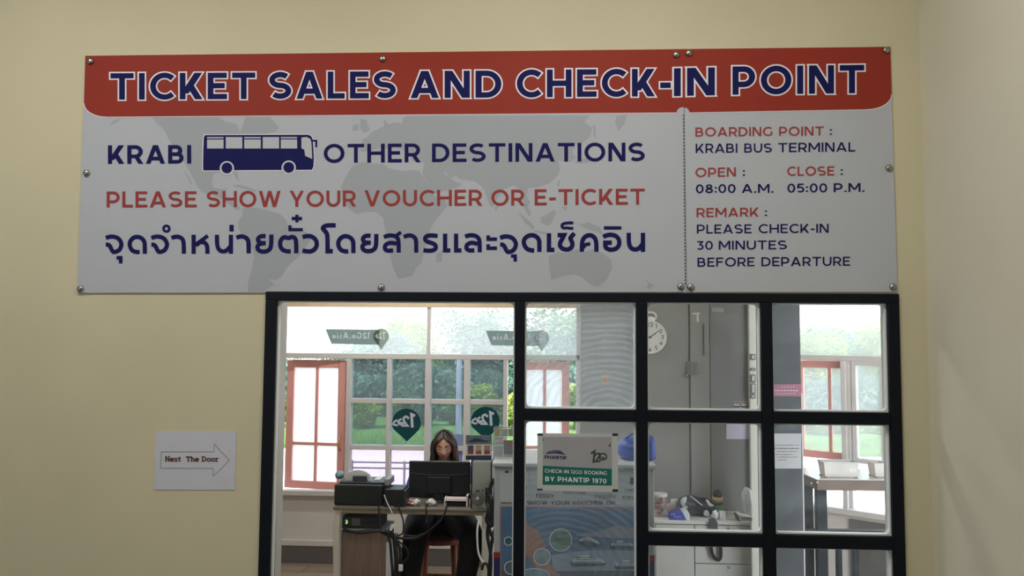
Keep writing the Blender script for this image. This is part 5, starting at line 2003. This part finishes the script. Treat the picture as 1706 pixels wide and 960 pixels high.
# pink-white tissue packs
for k, (a, h_, lab) in enumerate(((1116, .05, 'pinkish tissue packet leaning between the jar and the black bag'), (1124, .07, 'pale upright tissue roll beside the black bag'))):
    Yt = LY0+.16+.02*k
    q = on(a, Yt)
    if k == 0:
        o = lump('tissue_packet', mat('pink_tissue', (214, 188, 192), .6, var=.08, scale=30), (q, Yt, lz+h_*.5), .022, .02, h_*.55, 21, .08, flat=lz)
    else:
        o = MB().lathe([(.006, 0), (.020, .001), (.021, .01), (.021, h_-.01), (.018, h_), (.006, h_)], (q, Yt, lz), 20).build('tissue_roll', mat('cream_tissue', (216, 206, 200), .7), smooth=True)
    tag(o, lab, 'tissue')
# blue snack carton
Yb = LY0+.045
q0, q1 = on(1114, Yb), on(1147, Yb)
zt_ = Z(849, Yb, 1130)
cb = thing('blue_carton', ((q0+q1)/2, Yb, lz), 'small blue cardboard carton in front of the black bag', 'carton')
MB().prism([(q0, lz), (q1-.016, lz), (q1-.02, lz+.012), (q1-.036, zt_-.004), (q0+.045, zt_+.002), (q0+.003, zt_-.024)], Yb-.03, Yb+.04).build('carton_body', mat('blue_carton_print', (64, 70, 160), .4, var=.08, scale=20), cb, bevel=.002)
MB().prism([(q1-.016, lz), (q1, lz), (q1+.002, lz+.03), (q1-.012, lz+.052), (q1-.036, zt_-.004)], Yb-.029, Yb+.038).build('carton_end', m_cablew, cb, bevel=.002)
s = MB()
strokepx(s, [(1117, 858), (1123, 856), (1124, 861)], 1.2, Yb-.031)
strokepx(s, [(1125, 861.5), (1135, 862)], 1.3, Yb-.031, smooth=False)
s.build('print', mat('pale_blue_print', (150, 160, 214), .5), cb)
# black and white bag with hanging strap
Yk = LY0+.15
kb_ = thing('black_bag', (on(1158, Yk), Yk, lz), 'slumped black and white bag on the low cabinet with its strap hanging down', 'bag')
m_bagb = mat('black_bag_fabric', (26, 28, 32), .5, var=.2, scale=14)
m_bagw = mat('white_bag_fabric', (206, 206, 212), .5, var=.06, scale=14)
KQ = 8.0


def KD(pts, Y):
    return [P(1070+a/KQ, 780+b/KQ, Y) for a, b in pts]


def pad(name, mm, pts, Y, thick, lift=0.0):
    """cushion-like solid with the given outline, bulging towards us"""
    q = [(v.x, max(v.z, lz+.001)) for v in KD(pts, Y)]
    n_ = len(q)
    mx_ = sum(a for a, _ in q)/n_; mz_ = sum(b for _, b in q)/n_
    vs, fs = [], []
    prof_ = [(-thick, .45), (-thick*.8, .78), (-thick*.3, .97), (0, 1.0), (thick*.35, .85)]
    for dy, k in prof_:
        vs += [(mx_+(a-mx_)*k, Y+dy, mz_+(b-mz_)*k) for a, b in q]
    fs = [tuple(range(n_)), tuple(range(4*n_, 5*n_))[::-1]]
    for r__ in range(4):
        fs += [(r__*n_+i, (r__+1)*n_+i, (r__+1)*n_+(i+1) % n_, r__*n_+(i+1) % n_) for i in range(n_)]
    return MB().add(vs, fs).build(name, mm, kb_, smooth=True, sub=1)


pad('bag_body', m_bagb, [(455, 400), (600, 350), (680, 350), (760, 400), (840, 385), (940, 440), (970, 500), (960, 620), (900, 700), (700, 695), (600, 640), (520, 560), (470, 480)], Yk, .07)
pad('white_panel', m_bagw, [(485, 420), (590, 360), (600, 400), (540, 460), (560, 510), (640, 540), (600, 555), (525, 530)], Yk-.045, .02)
pad('white_panel', m_bagw, [(845, 400), (890, 430), (910, 480), (970, 490), (940, 515), (860, 525), (840, 470)], Yk-.045, .02)
pad('white_panel', m_bagw, [(810, 535), (880, 545), (890, 610), (910, 630), (890, 690), (830, 680), (805, 610)], Yk-.055, .02)
pad('bag_flap', mat('charcoal_flap', (62, 64, 72), .45, var=.1, scale=20), [(540, 480), (580, 440), (690, 450), (740, 480), (720, 520), (600, 520)], Yk-.058, .018)
zip_ = [P(1070+a/KQ, 780+b/KQ, Yk-.075) for a, b in ((640, 372), (700, 420), (800, 500))]
MB().tube(zip_, .0035, 6).build('piping', m_lgrey, kb_, smooth=True)
Ys = LY0-.012
MB().prism([(v.x, v.z) for v in [P(a, b, Ys) for a, b in ((1180, 865), (1190, 862), (1196, 872), (1195, 884), (1184, 884))]][::-1], Ys-.004, Ys).build('strap', mat('grey_black_strap', (52, 58, 58), .6), kb_)
lp_ = [P(a, b, Ys) for a, b in ((1186, 883), (1184.5, 905), (1185, 920), (1190, 930), (1196, 934), (1200.5, 930), (1201, 918), (1199.5, 905), (1196, 884))]
s = MB()
rb = ribbon([(v.x, v.z) for v in smooth_path([(v.x, v.z) for v in lp_]) and [Vector((a, b)) for a, b in [(v.x, v.z) for v in lp_]]] if False else smooth_path([(v.x, v.z) for v in lp_]), .016)
s.add([(a, Ys-.002, b) for a, b in rb[0]], rb[1])
s.build('strap_loop', m_bagb, kb_, solid=.003)
# spray can
Yc = LY0+.16
q = on(1195.5, Yc)
ztop = Z(817, Yc, 1195)
hC = ztop-lz
sc_ = thing('spray_can', (q, Yc, lz), 'green and yellow spray can with a black cap behind the black bag', 'spray can')
MB().lathe([(.024, 0), (.026, .003), (.026, hC*.42)], (q, Yc, lz), 24).build('lower_can', mat('green_can_print', (48, 132, 74), .35, var=.15, scale=25), sc_, smooth=True)
MB().lathe([(.0262, hC*.42), (.0262, hC*.55)], (q, Yc, lz), 24).build('dark_band', mat('dark_red_band', (90, 52, 48), .4), sc_, smooth=True)
MB().lathe([(.0262, hC*.55), (.0262, hC*.73)], (q, Yc, lz), 24).build('yellow_band', mat('yellow_label', (196, 170, 110), .4, var=.1, scale=40), sc_, smooth=True)
MB().lathe([(.0225, hC*.73), (.0225, hC*.9), (.016, hC*.96), (.012, hC*1.0), (.001, hC)], (q, Yc, lz), 24).build('cap', m_plast, sc_, smooth=True)
# small white carton and plastic bag knot beside it
Yw = LY0+.05
q0, q1 = on(1198, Yw), on(1207.5, Yw)
sb = thing('small_white_box', ((q0+q1)/2, Yw, lz), 'tiny white medicine box with pink print in front of the spray can', 'box')
zz = Z(852, Yw, 1202)
MB().box(q0, q1, Yw-.015, Yw+.015, lz, zz).build('box_body', m_cablew, sb, bevel=.001)
s = MB()
for a, b in ((1201, 863), (1204, 861), (1202.5, 866)):
    discpx(s, a, b, .9, Yw-.0158)
s.build('print', mat('pink_print', (190, 110, 130), .5), sb)
o = lump('plastic_wrap', mat('white_film', (222, 222, 226), .4), (on(1191, Yw+.01), Yw, lz+.022), .018, .02, .022, 77, .25, flat=lz)
tag(o, 'scrap of white plastic film between the black bag and the tiny white box', 'plastic bag')
# white plastic bundle and a device at the right end
Yv = LY0+.15
o = MB()
s = MB().polypx([(1, 1), (2, 2), (3, 1)], Yv)
vb = thing('white_bundle', (on(1243, Yv), Yv, lz), 'tall white ribbed plastic bundle at the right end of the low cabinet', 'bundle')
q = [P(a, b, Yv) for a, b in ((1239, 858), (1235, 838), (1234, 826), (1237, 819), (1244, 813), (1249, 813), (1254, 820), (1254, 858))]
q = [(v.x, max(v.z, lz+.001)) for v in q]
n = len(q)
mx_ = sum(a for a, _ in q)/n
vs = []
for dy, k in ((-.045, .35), (-.03, .8), (0, 1), (.03, .8), (.045, .35)):
    vs += [(mx_+(a-mx_)*k, Yv+dy, b) for a, b in q]
fs = [tuple(range(n)), tuple(range(4*n, 5*n))[::-1]]
for r__ in range(4):
    fs += [(r__*n+i, (r__+1)*n+i, (r__+1)*n+(i+1) % n, r__*n+(i+1) % n) for i in range(n)]
MB().add(vs, fs).build('film', mat('white_ribbed_film', (206, 212, 208), .45, var=.08, scale=30), vb, smooth=True, sub=1)
s = MB()
for a in (1238, 1241, 1244, 1247, 1250):
    s.tube([P(a-1, 822, Yv-.036), P(a+1.5, 838, Yv-.046), P(a+2.5, 854, Yv-.040)], .002, 6)
s.build('rib', m_cablew, vb, smooth=True)
Yd = LY0+.05
q0, q1 = on(1226, Yd), on(1251, Yd)
dv = thing('card_reader', ((q0+q1)/2, Yd, lz), 'flat white device with dark edge lying on the right end of the low cabinet', 'device')
z1_ = Z(856, Yd, 1230)
MB().prism([(q0, z1_), (q0+.01, lz), (q1, lz), (q1, lz+.018)], Yd-.03, Yd+.04).build('casing', mat('white_device', (220, 214, 214), .45), dv, bevel=.002)
MB().prism([(q0-.003, z1_-.001), (q0+.004, lz), (q0+.011, lz), (q0+.003, z1_+.001)], Yd-.032, Yd+.03).build('dark_edge', m_plast2, dv)
MB().prism([(q0+.018, z1_-.014), (q0+.022, lz+.010), (q1-.01, lz+.008), (q1-.006, lz+.018)], Yd-.0315, Yd-.029).build('panel', mat('mauve_grey_panel', (150, 132, 134), .5), dv)

# ------------------------------------------------------------------ wall clock like a pocket watch
KY = PY-.03
ck = thing('wall_clock', P(1083, 562, KY), 'white pocket-watch shaped wall clock on the grey partition', 'clock')
c = P(1083, 562, KY)
R_ = (X(1111, KY, 563)-c.x)
MB().lathe([(R_*.3, .03), (R_*.97, .03), (R_, .02), (R_, .004), (R_*.96, -.004), (R_*.9, -.002), (R_*.88, .004)], (c.x, KY, c.z), 48, 'Y').build('case', mat('clock_white', (226, 224, 220), .4), ck, smooth=False)
MB().lathe([(R_*.885, .006), (R_*.885, .003), (.001, .003)], (c.x, KY-.003, c.z), 48, 'Y').build('dial', mat('clock_dial', (214, 212, 208), .6), ck)
s = MB()
s.lathe([(.018, -.004), (.022, 0), (.018, .016), (.012, .026)], (c.x+.006, KY+.012, c.z+R_-.004), 16)
s.build('crown', mat('clock_white', (226, 224, 220)), ck, smooth=True)
rc = P(1084, 526.5, KY)
MB().tube([(rc.x+.030*math.cos(t*math.pi/12), KY+.012, rc.z-.002+.022*math.sin(t*math.pi/12)) for t in range(25)], .0055, 8, caps=False).build('ring', mat('clock_white', (226, 224, 220)), ck, smooth=True)
s = MB()
for hh in range(1, 13):
    a = math.radians(90-30*hh)
    qx, qz = 1083+20.5*math.cos(a), 562-20.5*math.sin(a)
    t = str(hh)
    if hh in (4, 6):  # two numerals
        # drawn as strokes
        if hh == 4:
            strokepx(s, [(qx+1.6, qz+3), (qx+1.6, qz-3), (qx-1.8, qz+1), (qx+2.6, qz+1)], .9, KY-.0008, smooth=False)
        else:
            strokepx(s, [(qx+1.5, qz-3), (qx-1.2, qz-.5), (qx-1.5, qz+1.5), (qx, qz+2.8), (qx+1.5, qz+1.5), (qx+.8, qz), (qx-1, qz+.5)], .9, KY-.0008)
        continue
    wd = 2.4*len(t) if hh != 1 else 1.4
    word(s, t, qx-wd, qz+3.2, qx+wd, qz+3.2, 6.6, KY-.0008, w=.14, gap=.2)
s.build('numeral_print', m_blk, ck)
s = MB()
strokepx(s, [(1083, 562), (1099.5, 550)], 1.1, KY-.0016, smooth=False)
strokepx(s, [(1083, 562), (1093, 555)], 1.6, KY-.0016, smooth=False)
discpx(s, 1083, 562, 2.0, KY-.0018)
s.build('clock_hand', m_blk, ck)

# ------------------------------------------------------------------ small stickers and papers
def decal(name, pts, Y, mm, label, cat, extra=None, t=.0012):
    q = [P(a, b, Y) for a, b in pts]
    pp = [(v.x, v.z) for v in q]
    ar = sum(pp[i][0]*pp[(i+1) % len(pp)][1]-pp[(i+1) % len(pp)][0]*pp[i][1] for i in range(len(pp)))
    if ar < 0:
        pp = pp[::-1]
    o = MB().prism(pp, Y, Y+t).build(name, mm)
    tag(o, label, cat)
    return o


def rq(a, b, c, d):
    return [(a, b), (c, b), (c, d), (a, d)]


o = decal('orange_sticker', rq(1003, 625, 1012.5, 640), PY-.002, mat('orange_sticker_print', (206, 160, 110), .6), 'small orange sticker on the grey partition behind the swirled glass', 'sticker')
MB().polypx(rq(1005.5, 629, 1010, 637), PY-.003).build('print', mat('red_sticker_print', (186, 110, 90), .6), o)
o = decal('tape_patch', rq(1153, 520.5, 1176.5, 537), PY-.008, mat('grey_tape', (158, 157, 155), .35), 'square of clear tape with a white letter-like mark high on the grey partition', 'tape')
s = MB()
strokepx(s, [(1153, 523), (1166, 522)], 2.0, PY-.0088, smooth=False)
strokepx(s, [(1162, 522), (1162.5, 536.5)], 2.8, PY-.0088, smooth=False)
s.build('white_mark', m_wht, o)
o = decal('tape_strip', [(1185.5, 512.5), (1205, 513), (1206.5, 521), (1187, 520)], PY-.006, mat('pale_grey_tape', (168, 168, 166), .4), 'pale tape scrap near the top of the partition', 'tape')
o = decal('warning_sticker', rq(1221, 670, 1246, 684), PY-.006, m_wht, 'small black and pink warning sticker low on the grey partition', 'sticker')
s = MB().polypx(rq(1221, 670.5, 1233.3, 679.5), PY-.0068)
s.polypx(rq(1234, 670.5, 1246, 679.5), PY-.0068)
s.polypx(rq(1221, 680.5, 1246, 681.5), PY-.0068)
s.build('dark_print', m_blk, o)
s = MB().polypx(rq(1222, 672, 1232.5, 677), PY-.0074)
s.polypx(rq(1235, 672, 1244.8, 677), PY-.0074)
s.build('pink_print', mat('dusty_pink_print', (190, 160, 166), .6), o)
decal('lilac_sheet', rq(1210, 705, 1250, 732), PY-.0065, mat('lilac_paper', (196, 190, 208), .7), 'plain lilac-white sheet on the right end of the partition', 'paper')
o = decal('pink_notice', [(1288, 640.5), (1334.5, 640), (1335, 661), (1288, 660)], CY-.002, mat('rose_sticker', (150, 92, 112), .6), 'rose-pink notice strip on the dark column', 'sticker')
s = MB()
for yy, a, b in ((645, 1301, 1326), (651, 1291, 1331), (656, 1292, 1326)):
    for x in range(int(a), int(b), 5):
        strokepx(s, [(x, yy), (x+3.4, yy)], 2.2 if yy == 651 else 1.0, CY-.003, smooth=False)
s.build('lettering', mat('pale_rose_print', (190, 170, 180), .6), o)
o = decal('printed_notice', [(1287, 722.5), (1335, 722.5), (1335, 781), (1287, 781)], CY-.002, mat('grey_white_paper', (176, 176, 178), .7, var=.03), 'white printed notice with lines of text on the dark column', 'paper')
s = MB()
for k, (yy, a, b) in enumerate(((742, 1292, 1332), (747.5, 1291, 1332), (752.5, 1294, 1330), (757.5, 1292, 1322), (762, 1294, 1327), (766.5, 1297, 1309))):
    x = a
    while x < b:
        L_ = 2+((x*7+k*13) % 5)
        strokepx(s, [(x, yy), (min(b, x+L_), yy)], 1.5 if k == 1 else .9, CY-.003, smooth=False)
        x += L_+1
s.build('lettering', mat('dark_grey_print', (84, 84, 88), .6), o)
o = decal('dark_notice', rq(1290, 708, 1330, 719), CY-.002, mat('slate_blue_sticker', (58, 66, 76), .5), 'narrow slate-coloured strip above the printed notice', 'sticker')
s = MB()
for yy in (711, 715):
    strokepx(s, [(1294, yy), (1326, yy+.5)], .8, CY-.003, smooth=False)
s.build('lettering', mat('slate_pale_print', (100, 112, 122), .5), o)

# ------------------------------------------------------------------ bar table with trays at the right
TZ = .90
def PZl(px, py, z):
    d = _f + (px-853)/FPX*_r + (480-py)/FPX*_u
    t = (z-CAM[2])/d[2]
    q = CAM+t*d
    return Vector((q[0], q[1], q[2]))


A, B, C_, D_ = PZl(1336, 789, TZ), PZl(1361, 799, TZ), PZl(1482, 800, TZ), PZl(1482, 783, TZ)
E_ = PZl(1336, 780, TZ)
bt = thing('bar_table', ((A.x+C_.x)/2, (A.y+B.y)/2, 0), 'high wood-edged table on black legs by the slanted window', 'table')
m_bt = wood('bar_table_wood', (80, 62, 54), (106, 84, 72), 4, 'X', 8)
th_ = .062
MB().prismz([(A.x, A.y), (B.x, B.y), (C_.x+.1, C_.y), (C_.x+.1, D_.y+.02), (E_.x, E_.y+.02)], TZ-th_, TZ-.003).build('table_edge', m_bt, bt, bevel=.003)
MB().prismz([(A.x+.004, A.y+.004), (B.x, B.y+.004), (C_.x+.09, C_.y+.004), (C_.x+.09, D_.y+.016), (E_.x+.004, E_.y+.016)], TZ-.003, TZ).build('table_top', mat('pale_glossy_top', (206, 196, 188), .2), bt)
for k, (a, b, Yl) in enumerate(((1341, 1356, B.y+.14), (1362, 1379, B.y+.05), (1395.5, 1402.5, B.y+.06), (1422.5, 1430.5, B.y+.06))):
    zt_ = TZ-th_ if k < 2 else Z(889, Yl, 1410)
    MB().box(X(a, Yl, 880), X(b, Yl, 880), Yl, Yl+.05, 0, zt_).build('leg', m_black, bt, bevel=.003)
MB().box(X(1345, B.y+.05, 880), X(1480, B.y+.05, 880), B.y+.055, B.y+.1, Z(893, B.y+.05, 1410), Z(884.5, B.y+.05, 1410)).build('rail', m_black, bt, bevel=.003)
for a, b in ((1354.5, 807), (1361.5, 804)):
    q = P(a, b, B.y-.002)
    MB().ball((q.x, q.y+(.03 if a < 1360 else .0), q.z), .005, .005, .005, 10, 8).build('screw', m_cablew, bt, smooth=True)


def basket(x0, x1, ytop, Yf, label, cut=True):
    a, b = X(x0, Yf, 785), X(x1, Yf, 785)
    zt = Z(ytop, Yf, (x0+x1)/2)
    o = thing('plastic_basket', ((a+b)/2, Yf+.06, TZ), label, 'basket')
    i = .012
    s_ = MB()
    zb_ = TZ+.004
    outer = [(a, Yf, zt), (b, Yf, zt), (b, Yf+.11, zt), (a, Yf+.11, zt)]
    low = [(a+i, Yf+i, zb_), (b-i, Yf+i, zb_), (b-i, Yf+.11-i, zb_), (a+i, Yf+.11-i, zb_)]
    s_.add(outer+low, [(0, 4, 5, 1), (1, 5, 6, 2), (2, 6, 7, 3), (3, 7, 4, 0), (4, 7, 6, 5)])
    s_.build('basket_wall', mat('pale_basket', (206, 202, 198), .5), o, solid=.004)
    s_ = MB()
    s_.tube([outer[0], outer[1], outer[2], outer[3], outer[0]], .004, 6)
    s_.build('rim', mat('pale_basket', (206, 202, 198)), o)
    s_ = MB()
    for q_ in low:
        s_.box(q_[0]-.006, q_[0]+.006, q_[1]-.006, q_[1]+.006, TZ, zb_)
    s_.build('foot', m_plast2, o)
    if cut:
        w_ = b-a
        s_ = MB()
        pts = [(b-w_*.30, zb_+(zt-zb_)*.35), (b-w_*.10, zb_+(zt-zb_)*.38), (b-w_*.08, zb_+(zt-zb_)*.62), (b-w_*.28, zb_+(zt-zb_)*.62)]
        s_.prism(pts, Yf+.001, Yf+.004)
        s_.build('label_plate', m_cablew, o, bevel=.001)
    return o


basket(1373, 1431, 771.5, B.y+.06, 'pale grey plastic basket on the high wood-edged table')
basket(1457, 1478, 773, B.y+.08, 'pale cup-like basket beside the right jamb on the high table', False)

# ================================================================== OUTDOORS
m_road = mat('pale_concrete', (206, 200, 206), .8, var=.08, scale=.8)
struct('ground_forecourt', MB().box(-14, 14, FARY+.14, 9.2, -.12, -.02), m_road)
m_grassg = mat('grass_ground', (84, 118, 50), .9, var=.55, scale=9, bump=.6)
s = MB()
vs, fs = [], []
NX, NYg = 48, 22
for j in range(NYg+1):
    for i in range(NX+1):
        x = -22+44*i/NX
        y = 9.2+18*j/NYg
        t = 1.5*j/NYg
        vs.append((x, y, -.05+.35*t+.05*math.sin(x*1.7+y)+.04*math.sin(x*3.1-y*2)))
fs = [(j*(NX+1)+i, j*(NX+1)+i+1, (j+1)*(NX+1)+i+1, (j+1)*(NX+1)+i) for j in range(NYg) for i in range(NX)]
s.add(vs, fs)
struct('ground_bank', s, m_grassg)


def bank_z(x, y):
    t = max(0, min(1.6, (y-9.2)/12))
    return -.05+.35*t


m_grass = leafmat('grass_blades', (.12, .26, .04), (.30, .44, .10), .4)
rnd = random.Random(2)
s = MB()
for k in range(16000):
    x, y = rnd.uniform(-7, 6), 9.25+1.5*rnd.random()
    z = bank_z(x, y)-.04
    h_ = rnd.uniform(.05, .2)
    a = rnd.uniform(0, 3.14)
    w_ = .012
    lx_, ly_ = rnd.uniform(-.1, .1), rnd.uniform(-.1, .1)
    s.add([(x-w_*math.cos(a), y-w_*math.sin(a), z), (x+w_*math.cos(a), y+w_*math.sin(a), z), (x+lx_, y+ly_, z+h_)], [(0, 1, 2)])
o = s.build('grass', m_grass, keep=True)
tag(o, 'bright green rough grass growing on the bank beyond the forecourt', 'grass', kind='stuff')


def leaves(mb, blobs, n, size, rnd):
    tot = sum(r**2 for *_, r in blobs)
    for (bx, by, bz, r) in blobs:
        for k in range(int(n*r**2/tot)):
            d = Vector((rnd.gauss(0, 1), rnd.gauss(0, 1), rnd.gauss(0, 1))).normalized()
            rr_ = r*(.55+.5*rnd.random()**.7)
            c_ = Vector((bx, by, bz))+Vector((d.x*rr_, d.y*rr_, d.z*rr_*.85))
            u = Vector((rnd.gauss(0, 1), rnd.gauss(0, 1), rnd.gauss(0, .6))).normalized()
            v = u.cross(d+Vector((rnd.gauss(0, .5), rnd.gauss(0, .5), rnd.gauss(0, .5))))
            v = v.normalized() if v.length > .01 else u.orthogonal().normalized()
            q = size*rnd.uniform(.6, 1.3)
            mb.add([c_-u*q, c_+v*q*.45, c_+u*q, c_-v*q*.45], [(0, 1, 2, 3)])


LM = [leafmat('deep_green_leaves', (.035, .085, .055), (.10, .20, .09), .3), leafmat('mid_green_leaves', (.06, .14, .06), (.17, .30, .10), .35),
      leafmat('yellow_green_leaves', (.14, .24, .03), (.42, .48, .10), .45), leafmat('blue_green_leaves', (.04, .10, .08), (.12, .24, .16), .3)]
m_bark = wood('grey_bark', (96, 84, 72), (130, 116, 100), 6, 'Z', 6)


def tree(name, px, Y, topy, width, mi, label, seed, n=9000, size=.055, cat='tree', grp=None):
    rnd = random.Random(seed)
    x = X(px, Y, 600)
    width *= (Y+2.8)/17.5
    g = bank_z(x, Y)
    zt = Z(topy, Y, px)
    H = zt-g
    o = thing(name, (x, Y, g-.1), label, cat, grp)
    blobs = []
    nb_ = 9 if name == 'tree' else 6
    for k in range(nb_):
        t = k/(nb_-1)
        zz_ = g+H*(.25+.68*t)
        r = width*.5*(.62+.38*math.sin(math.pi*(.15+.75*t)))*rnd.uniform(.55, .8)
        blobs.append((x+rnd.uniform(-.5, .5)*width*.6, Y+rnd.uniform(-.3, .3)*width*.5, min(zz_, zt-r*.8), r))
    s_ = MB()
    leaves(s_, blobs, n, size, rnd)
    s_.build('crown', LM[mi], o, keep=True)
    s_ = MB()
    s_.tube([(x, Y, g-.15), (x+.04, Y+.02, g+H*.35), (x-.03, Y, g+H*.7)], [width*.05, width*.035, width*.015], 8)
    for k in range(3):
        bx, by, bz, r = blobs[2+k*2 if nb_ > 6 else 1+k]
        s_.tube([(x+.02, Y, g+H*(.25+.1*k)), ((x+bx)/2, (Y+by)/2, (g+H*.4+bz)/2), (bx, by, bz)], [width*.022, width*.016, width*.007], 6)
    s_.build('trunk', m_bark, o, smooth=True)
    return o


TREES = [
    (415, 15.5, 585, 3.0, 1, 'mid green tree seen at the far left edge of the office window'),
    (500, 16.5, 600, 2.8, 1, 'mid green tree behind the left red casement'),
    (570, 15.0, 590, 2.6, 0, 'dark tree behind the post right of the left casement'),
    (628, 16.0, 556, 2.8, 3, 'blue-green tree behind the first column of fixed panes'),
    (672, 14.5, 528, 2.4, 2, 'sunlit yellow-green tree rising above the left map-pin sticker'),
    (728, 16.0, 585, 2.8, 0, 'dark green tree beyond the centre mullion'),
    (800, 15.2, 515, 3.0, 3, 'tall blue-green tree behind the fourth column of fixed panes'),
    (858, 14.2, 565, 2.2, 2, 'yellow-green tree behind the black frame\'s second bar'),
    (905, 17.0, 600, 2.6, 1, 'mid green tree behind the second red casement'),
    (948, 15.0, 512, 2.4, 1, 'tall mid green tree beside the end of the grey partition'),
]
for k, (a, Y, ty, wd, mi, lab) in enumerate(TREES):
    Y, wd = (14.9, 18.2, 21.7)[k % 3], 2.0
    tree('tree', a, Y, ty, wd, mi, lab, 100+k)
SHR = [(470, 660, 1, 'rounded shrub behind the left red casement'), (556, 655, 1, 'mid green shrub behind the post right of the left casement'),
       (612, 668, 2, 'light green shrub below the first column of fixed panes'), (664, 652, 1, 'mid green shrub behind the map-pin sticker left of the woman'),
       (712, 664, 3, 'blue-green shrub behind the centre mullion'), (756, 655, 1, 'mid green shrub behind the concrete pole'),
       (806, 640, 2, 'spiky yellow-green shrub in the fourth column of fixed panes'), (852, 655, 2, 'sunlit shrub in the open gap beside the second casement'),
       (955, 640, 2, 'yellow-green shrub in the gap right of the second casement')]
for k, (a, ty, mi, lab) in enumerate(SHR):
    tree('shrub', a, 11.8, ty, .62, mi, lab, 300+k, n=3600, size=.042, cat='shrub')
# trees beyond the slanted window at the right
RT = [(1335, 12.0, 552, 2.2, 2, 'golden-green tree beyond the slanted window, left of its red casement'), (1385, 13.0, 545, 2.4, 1, 'mid green tree beyond the slanted window\'s red casement'),
      (1432, 12.5, 552, 2.2, 3, 'blue-green tree behind the fixed pane of the slanted window'), (1478, 11.5, 532, 2.2, 2, 'golden-green tree at the right edge of the slanted window')]
for k, (a, Y, ty, wd, mi, lab) in enumerate(RT):
    Y, wd = (15.0, 18.6, 22.2)[k % 3], 1.8
    tree('tree', a, Y, ty, wd, mi, lab, 500+k, n=8000)
for k, (a, Y, ty, wd, lab) in enumerate(((1358, 11.6, 690, .62, 'low light green shrub in the red casement of the slanted window'), (1408, 11.6, 690, .62, 'low light green shrub beside the slanted window\'s white post'), (1456, 11.6, 695, .62, 'low light green shrub in the fixed pane of the slanted window'))):
    tree('shrub', a, Y, ty, wd, 2, lab, 700+k, n=3000, size=.042, cat='shrub')

rnd = random.Random(77)
hd = MB()
for k in range(30000):
    x, u = rnd.uniform(-8.5, 12.5), rnd.random()
    ztop = Z(618, 13.3, 700)+.10*math.sin(x*1.9)+.08*math.sin(x*4.3+1)
    g = bank_z(x, 13.3)
    c_ = Vector((x, 13.3+rnd.uniform(-.42, .42)*(1-.35*u), g+(ztop-g)*u))
    a_ = Vector((rnd.gauss(0, 1), rnd.gauss(0, .6), rnd.gauss(0, 1))).normalized()
    b_ = a_.cross(Vector((rnd.gauss(0, .5), -1, rnd.gauss(.4, .5)))).normalized()
    q = rnd.uniform(.04, .085)
    hd.add([c_-a_*q, c_+b_*q*.45, c_+a_*q, c_-b_*q*.45], [(0, 1, 2, 3)])
for k in range(22):
    x = -8.2+k*.95
    hd.tube([(x, 13.3, bank_z(x, 13.3)-.05), (x+.05, 13.3, bank_z(x, 13.3)+.7)], [.03, .015], 6)
tag(hd.build('hedge', LM[3], keep=True), 'long clipped blue-green hedge running behind the shrubs outdoors', 'hedge')

# pole and guard rail on the forecourt
px_, py_ = X(764.5, 8.8, 660), 8.8
pl_ = thing('concrete_pole', (px_, py_, -.02), 'pale concrete pole standing outside behind the third column of fixed panes', 'pole')
MB().tube([(px_, py_, -.02), (px_, py_, 1.2), (px_, py_, Z(593, 8.8, 764))], [.045, .042, .04], 14).build('shaft', mat('pale_concrete_pole', (150, 146, 158), .8, var=.08), pl_, smooth=True)
MB().tube([(px_, py_, -.02), (px_, py_, .06)], [.075, .065], 14).build('foot', m_road, pl_)
RY = 4.6
gr = thing('guard_rail', (X(660, RY), RY, -.02), 'low grey two-bar railing on the forecourt outside', 'railing')
m_rail = mat('grey_steel_rail', (70, 72, 92), .5)
for yy in (771, 780.5):
    z = Z(yy, RY, 650)
    MB().tube([(X(585, RY), RY, z), (X(870, RY), RY, z)], .008, 10).build('rail', m_rail, gr, smooth=True)
for a in (588, 675, 770, 860):
    x = X(a, RY)
    MB().tube([(x, RY, -.02), (x, RY, Z(768, RY, 650))], .011, 10).build('post', m_rail, gr, smooth=True)

# ================================================================== LAMPS ADDED OUT OF VIEW TO LIGHT HALL AND OFFICE
def added_tube_lamp(x, y, z, L, power, label):
    o = thing('added_ceiling_lamp', (x, y, z), label, 'lamp', 'fluorescent ceiling lamps added out of view for light')
    MB().box(x-L/2, x+L/2, y-.07, y+.07, z-.05, z).build('housing', mat('lamp_housing', (230, 230, 228), .5), o, bevel=.006)
    mm = mat('lamp_diffuser', (250, 250, 245), .5)
    b__ = mm.node_tree.nodes['Principled BSDF']
    b__.inputs['Emission Color'].default_value = (1, .96, .88, 1)
    b__.inputs['Emission Strength'].default_value = 2.0
    MB().box(x-L/2+.02, x+L/2-.02, y-.05, y+.05, z-.062, z-.05).build('diffuser', mm, o)
    ld = bpy.data.lights.new('fill_light', 'AREA')
    ld.shape = 'RECTANGLE'
    ld.size, ld.size_y = L, .12
    ld.energy = power
    ld.color = (1.0, .985, .96)
    lo = bpy.data.objects.new('fill_light', ld)
    COL.objects.link(lo)
    lo.location = (0, 0, -.075)
    lo.parent = o
    return o


added_tube_lamp(-1.9, -1.25, 3.5, 1.2, HALL_FILL, 'long white ceiling lamp added unseen to light the hall')
added_tube_lamp(0.1, -1.25, 3.5, 1.2, HALL_FILL, 'long white ceiling lamp added unseen to light the hall')
added_tube_lamp(-0.9, 0.9, OZ, 1.2, OFFICE_FILL, 'long white ceiling lamp added unseen to light the office, near the black window')
added_tube_lamp(-1.2, 2.3, OZ, 1.2, OFFICE_FILL, 'long white ceiling lamp added unseen to light the office, above the woman')
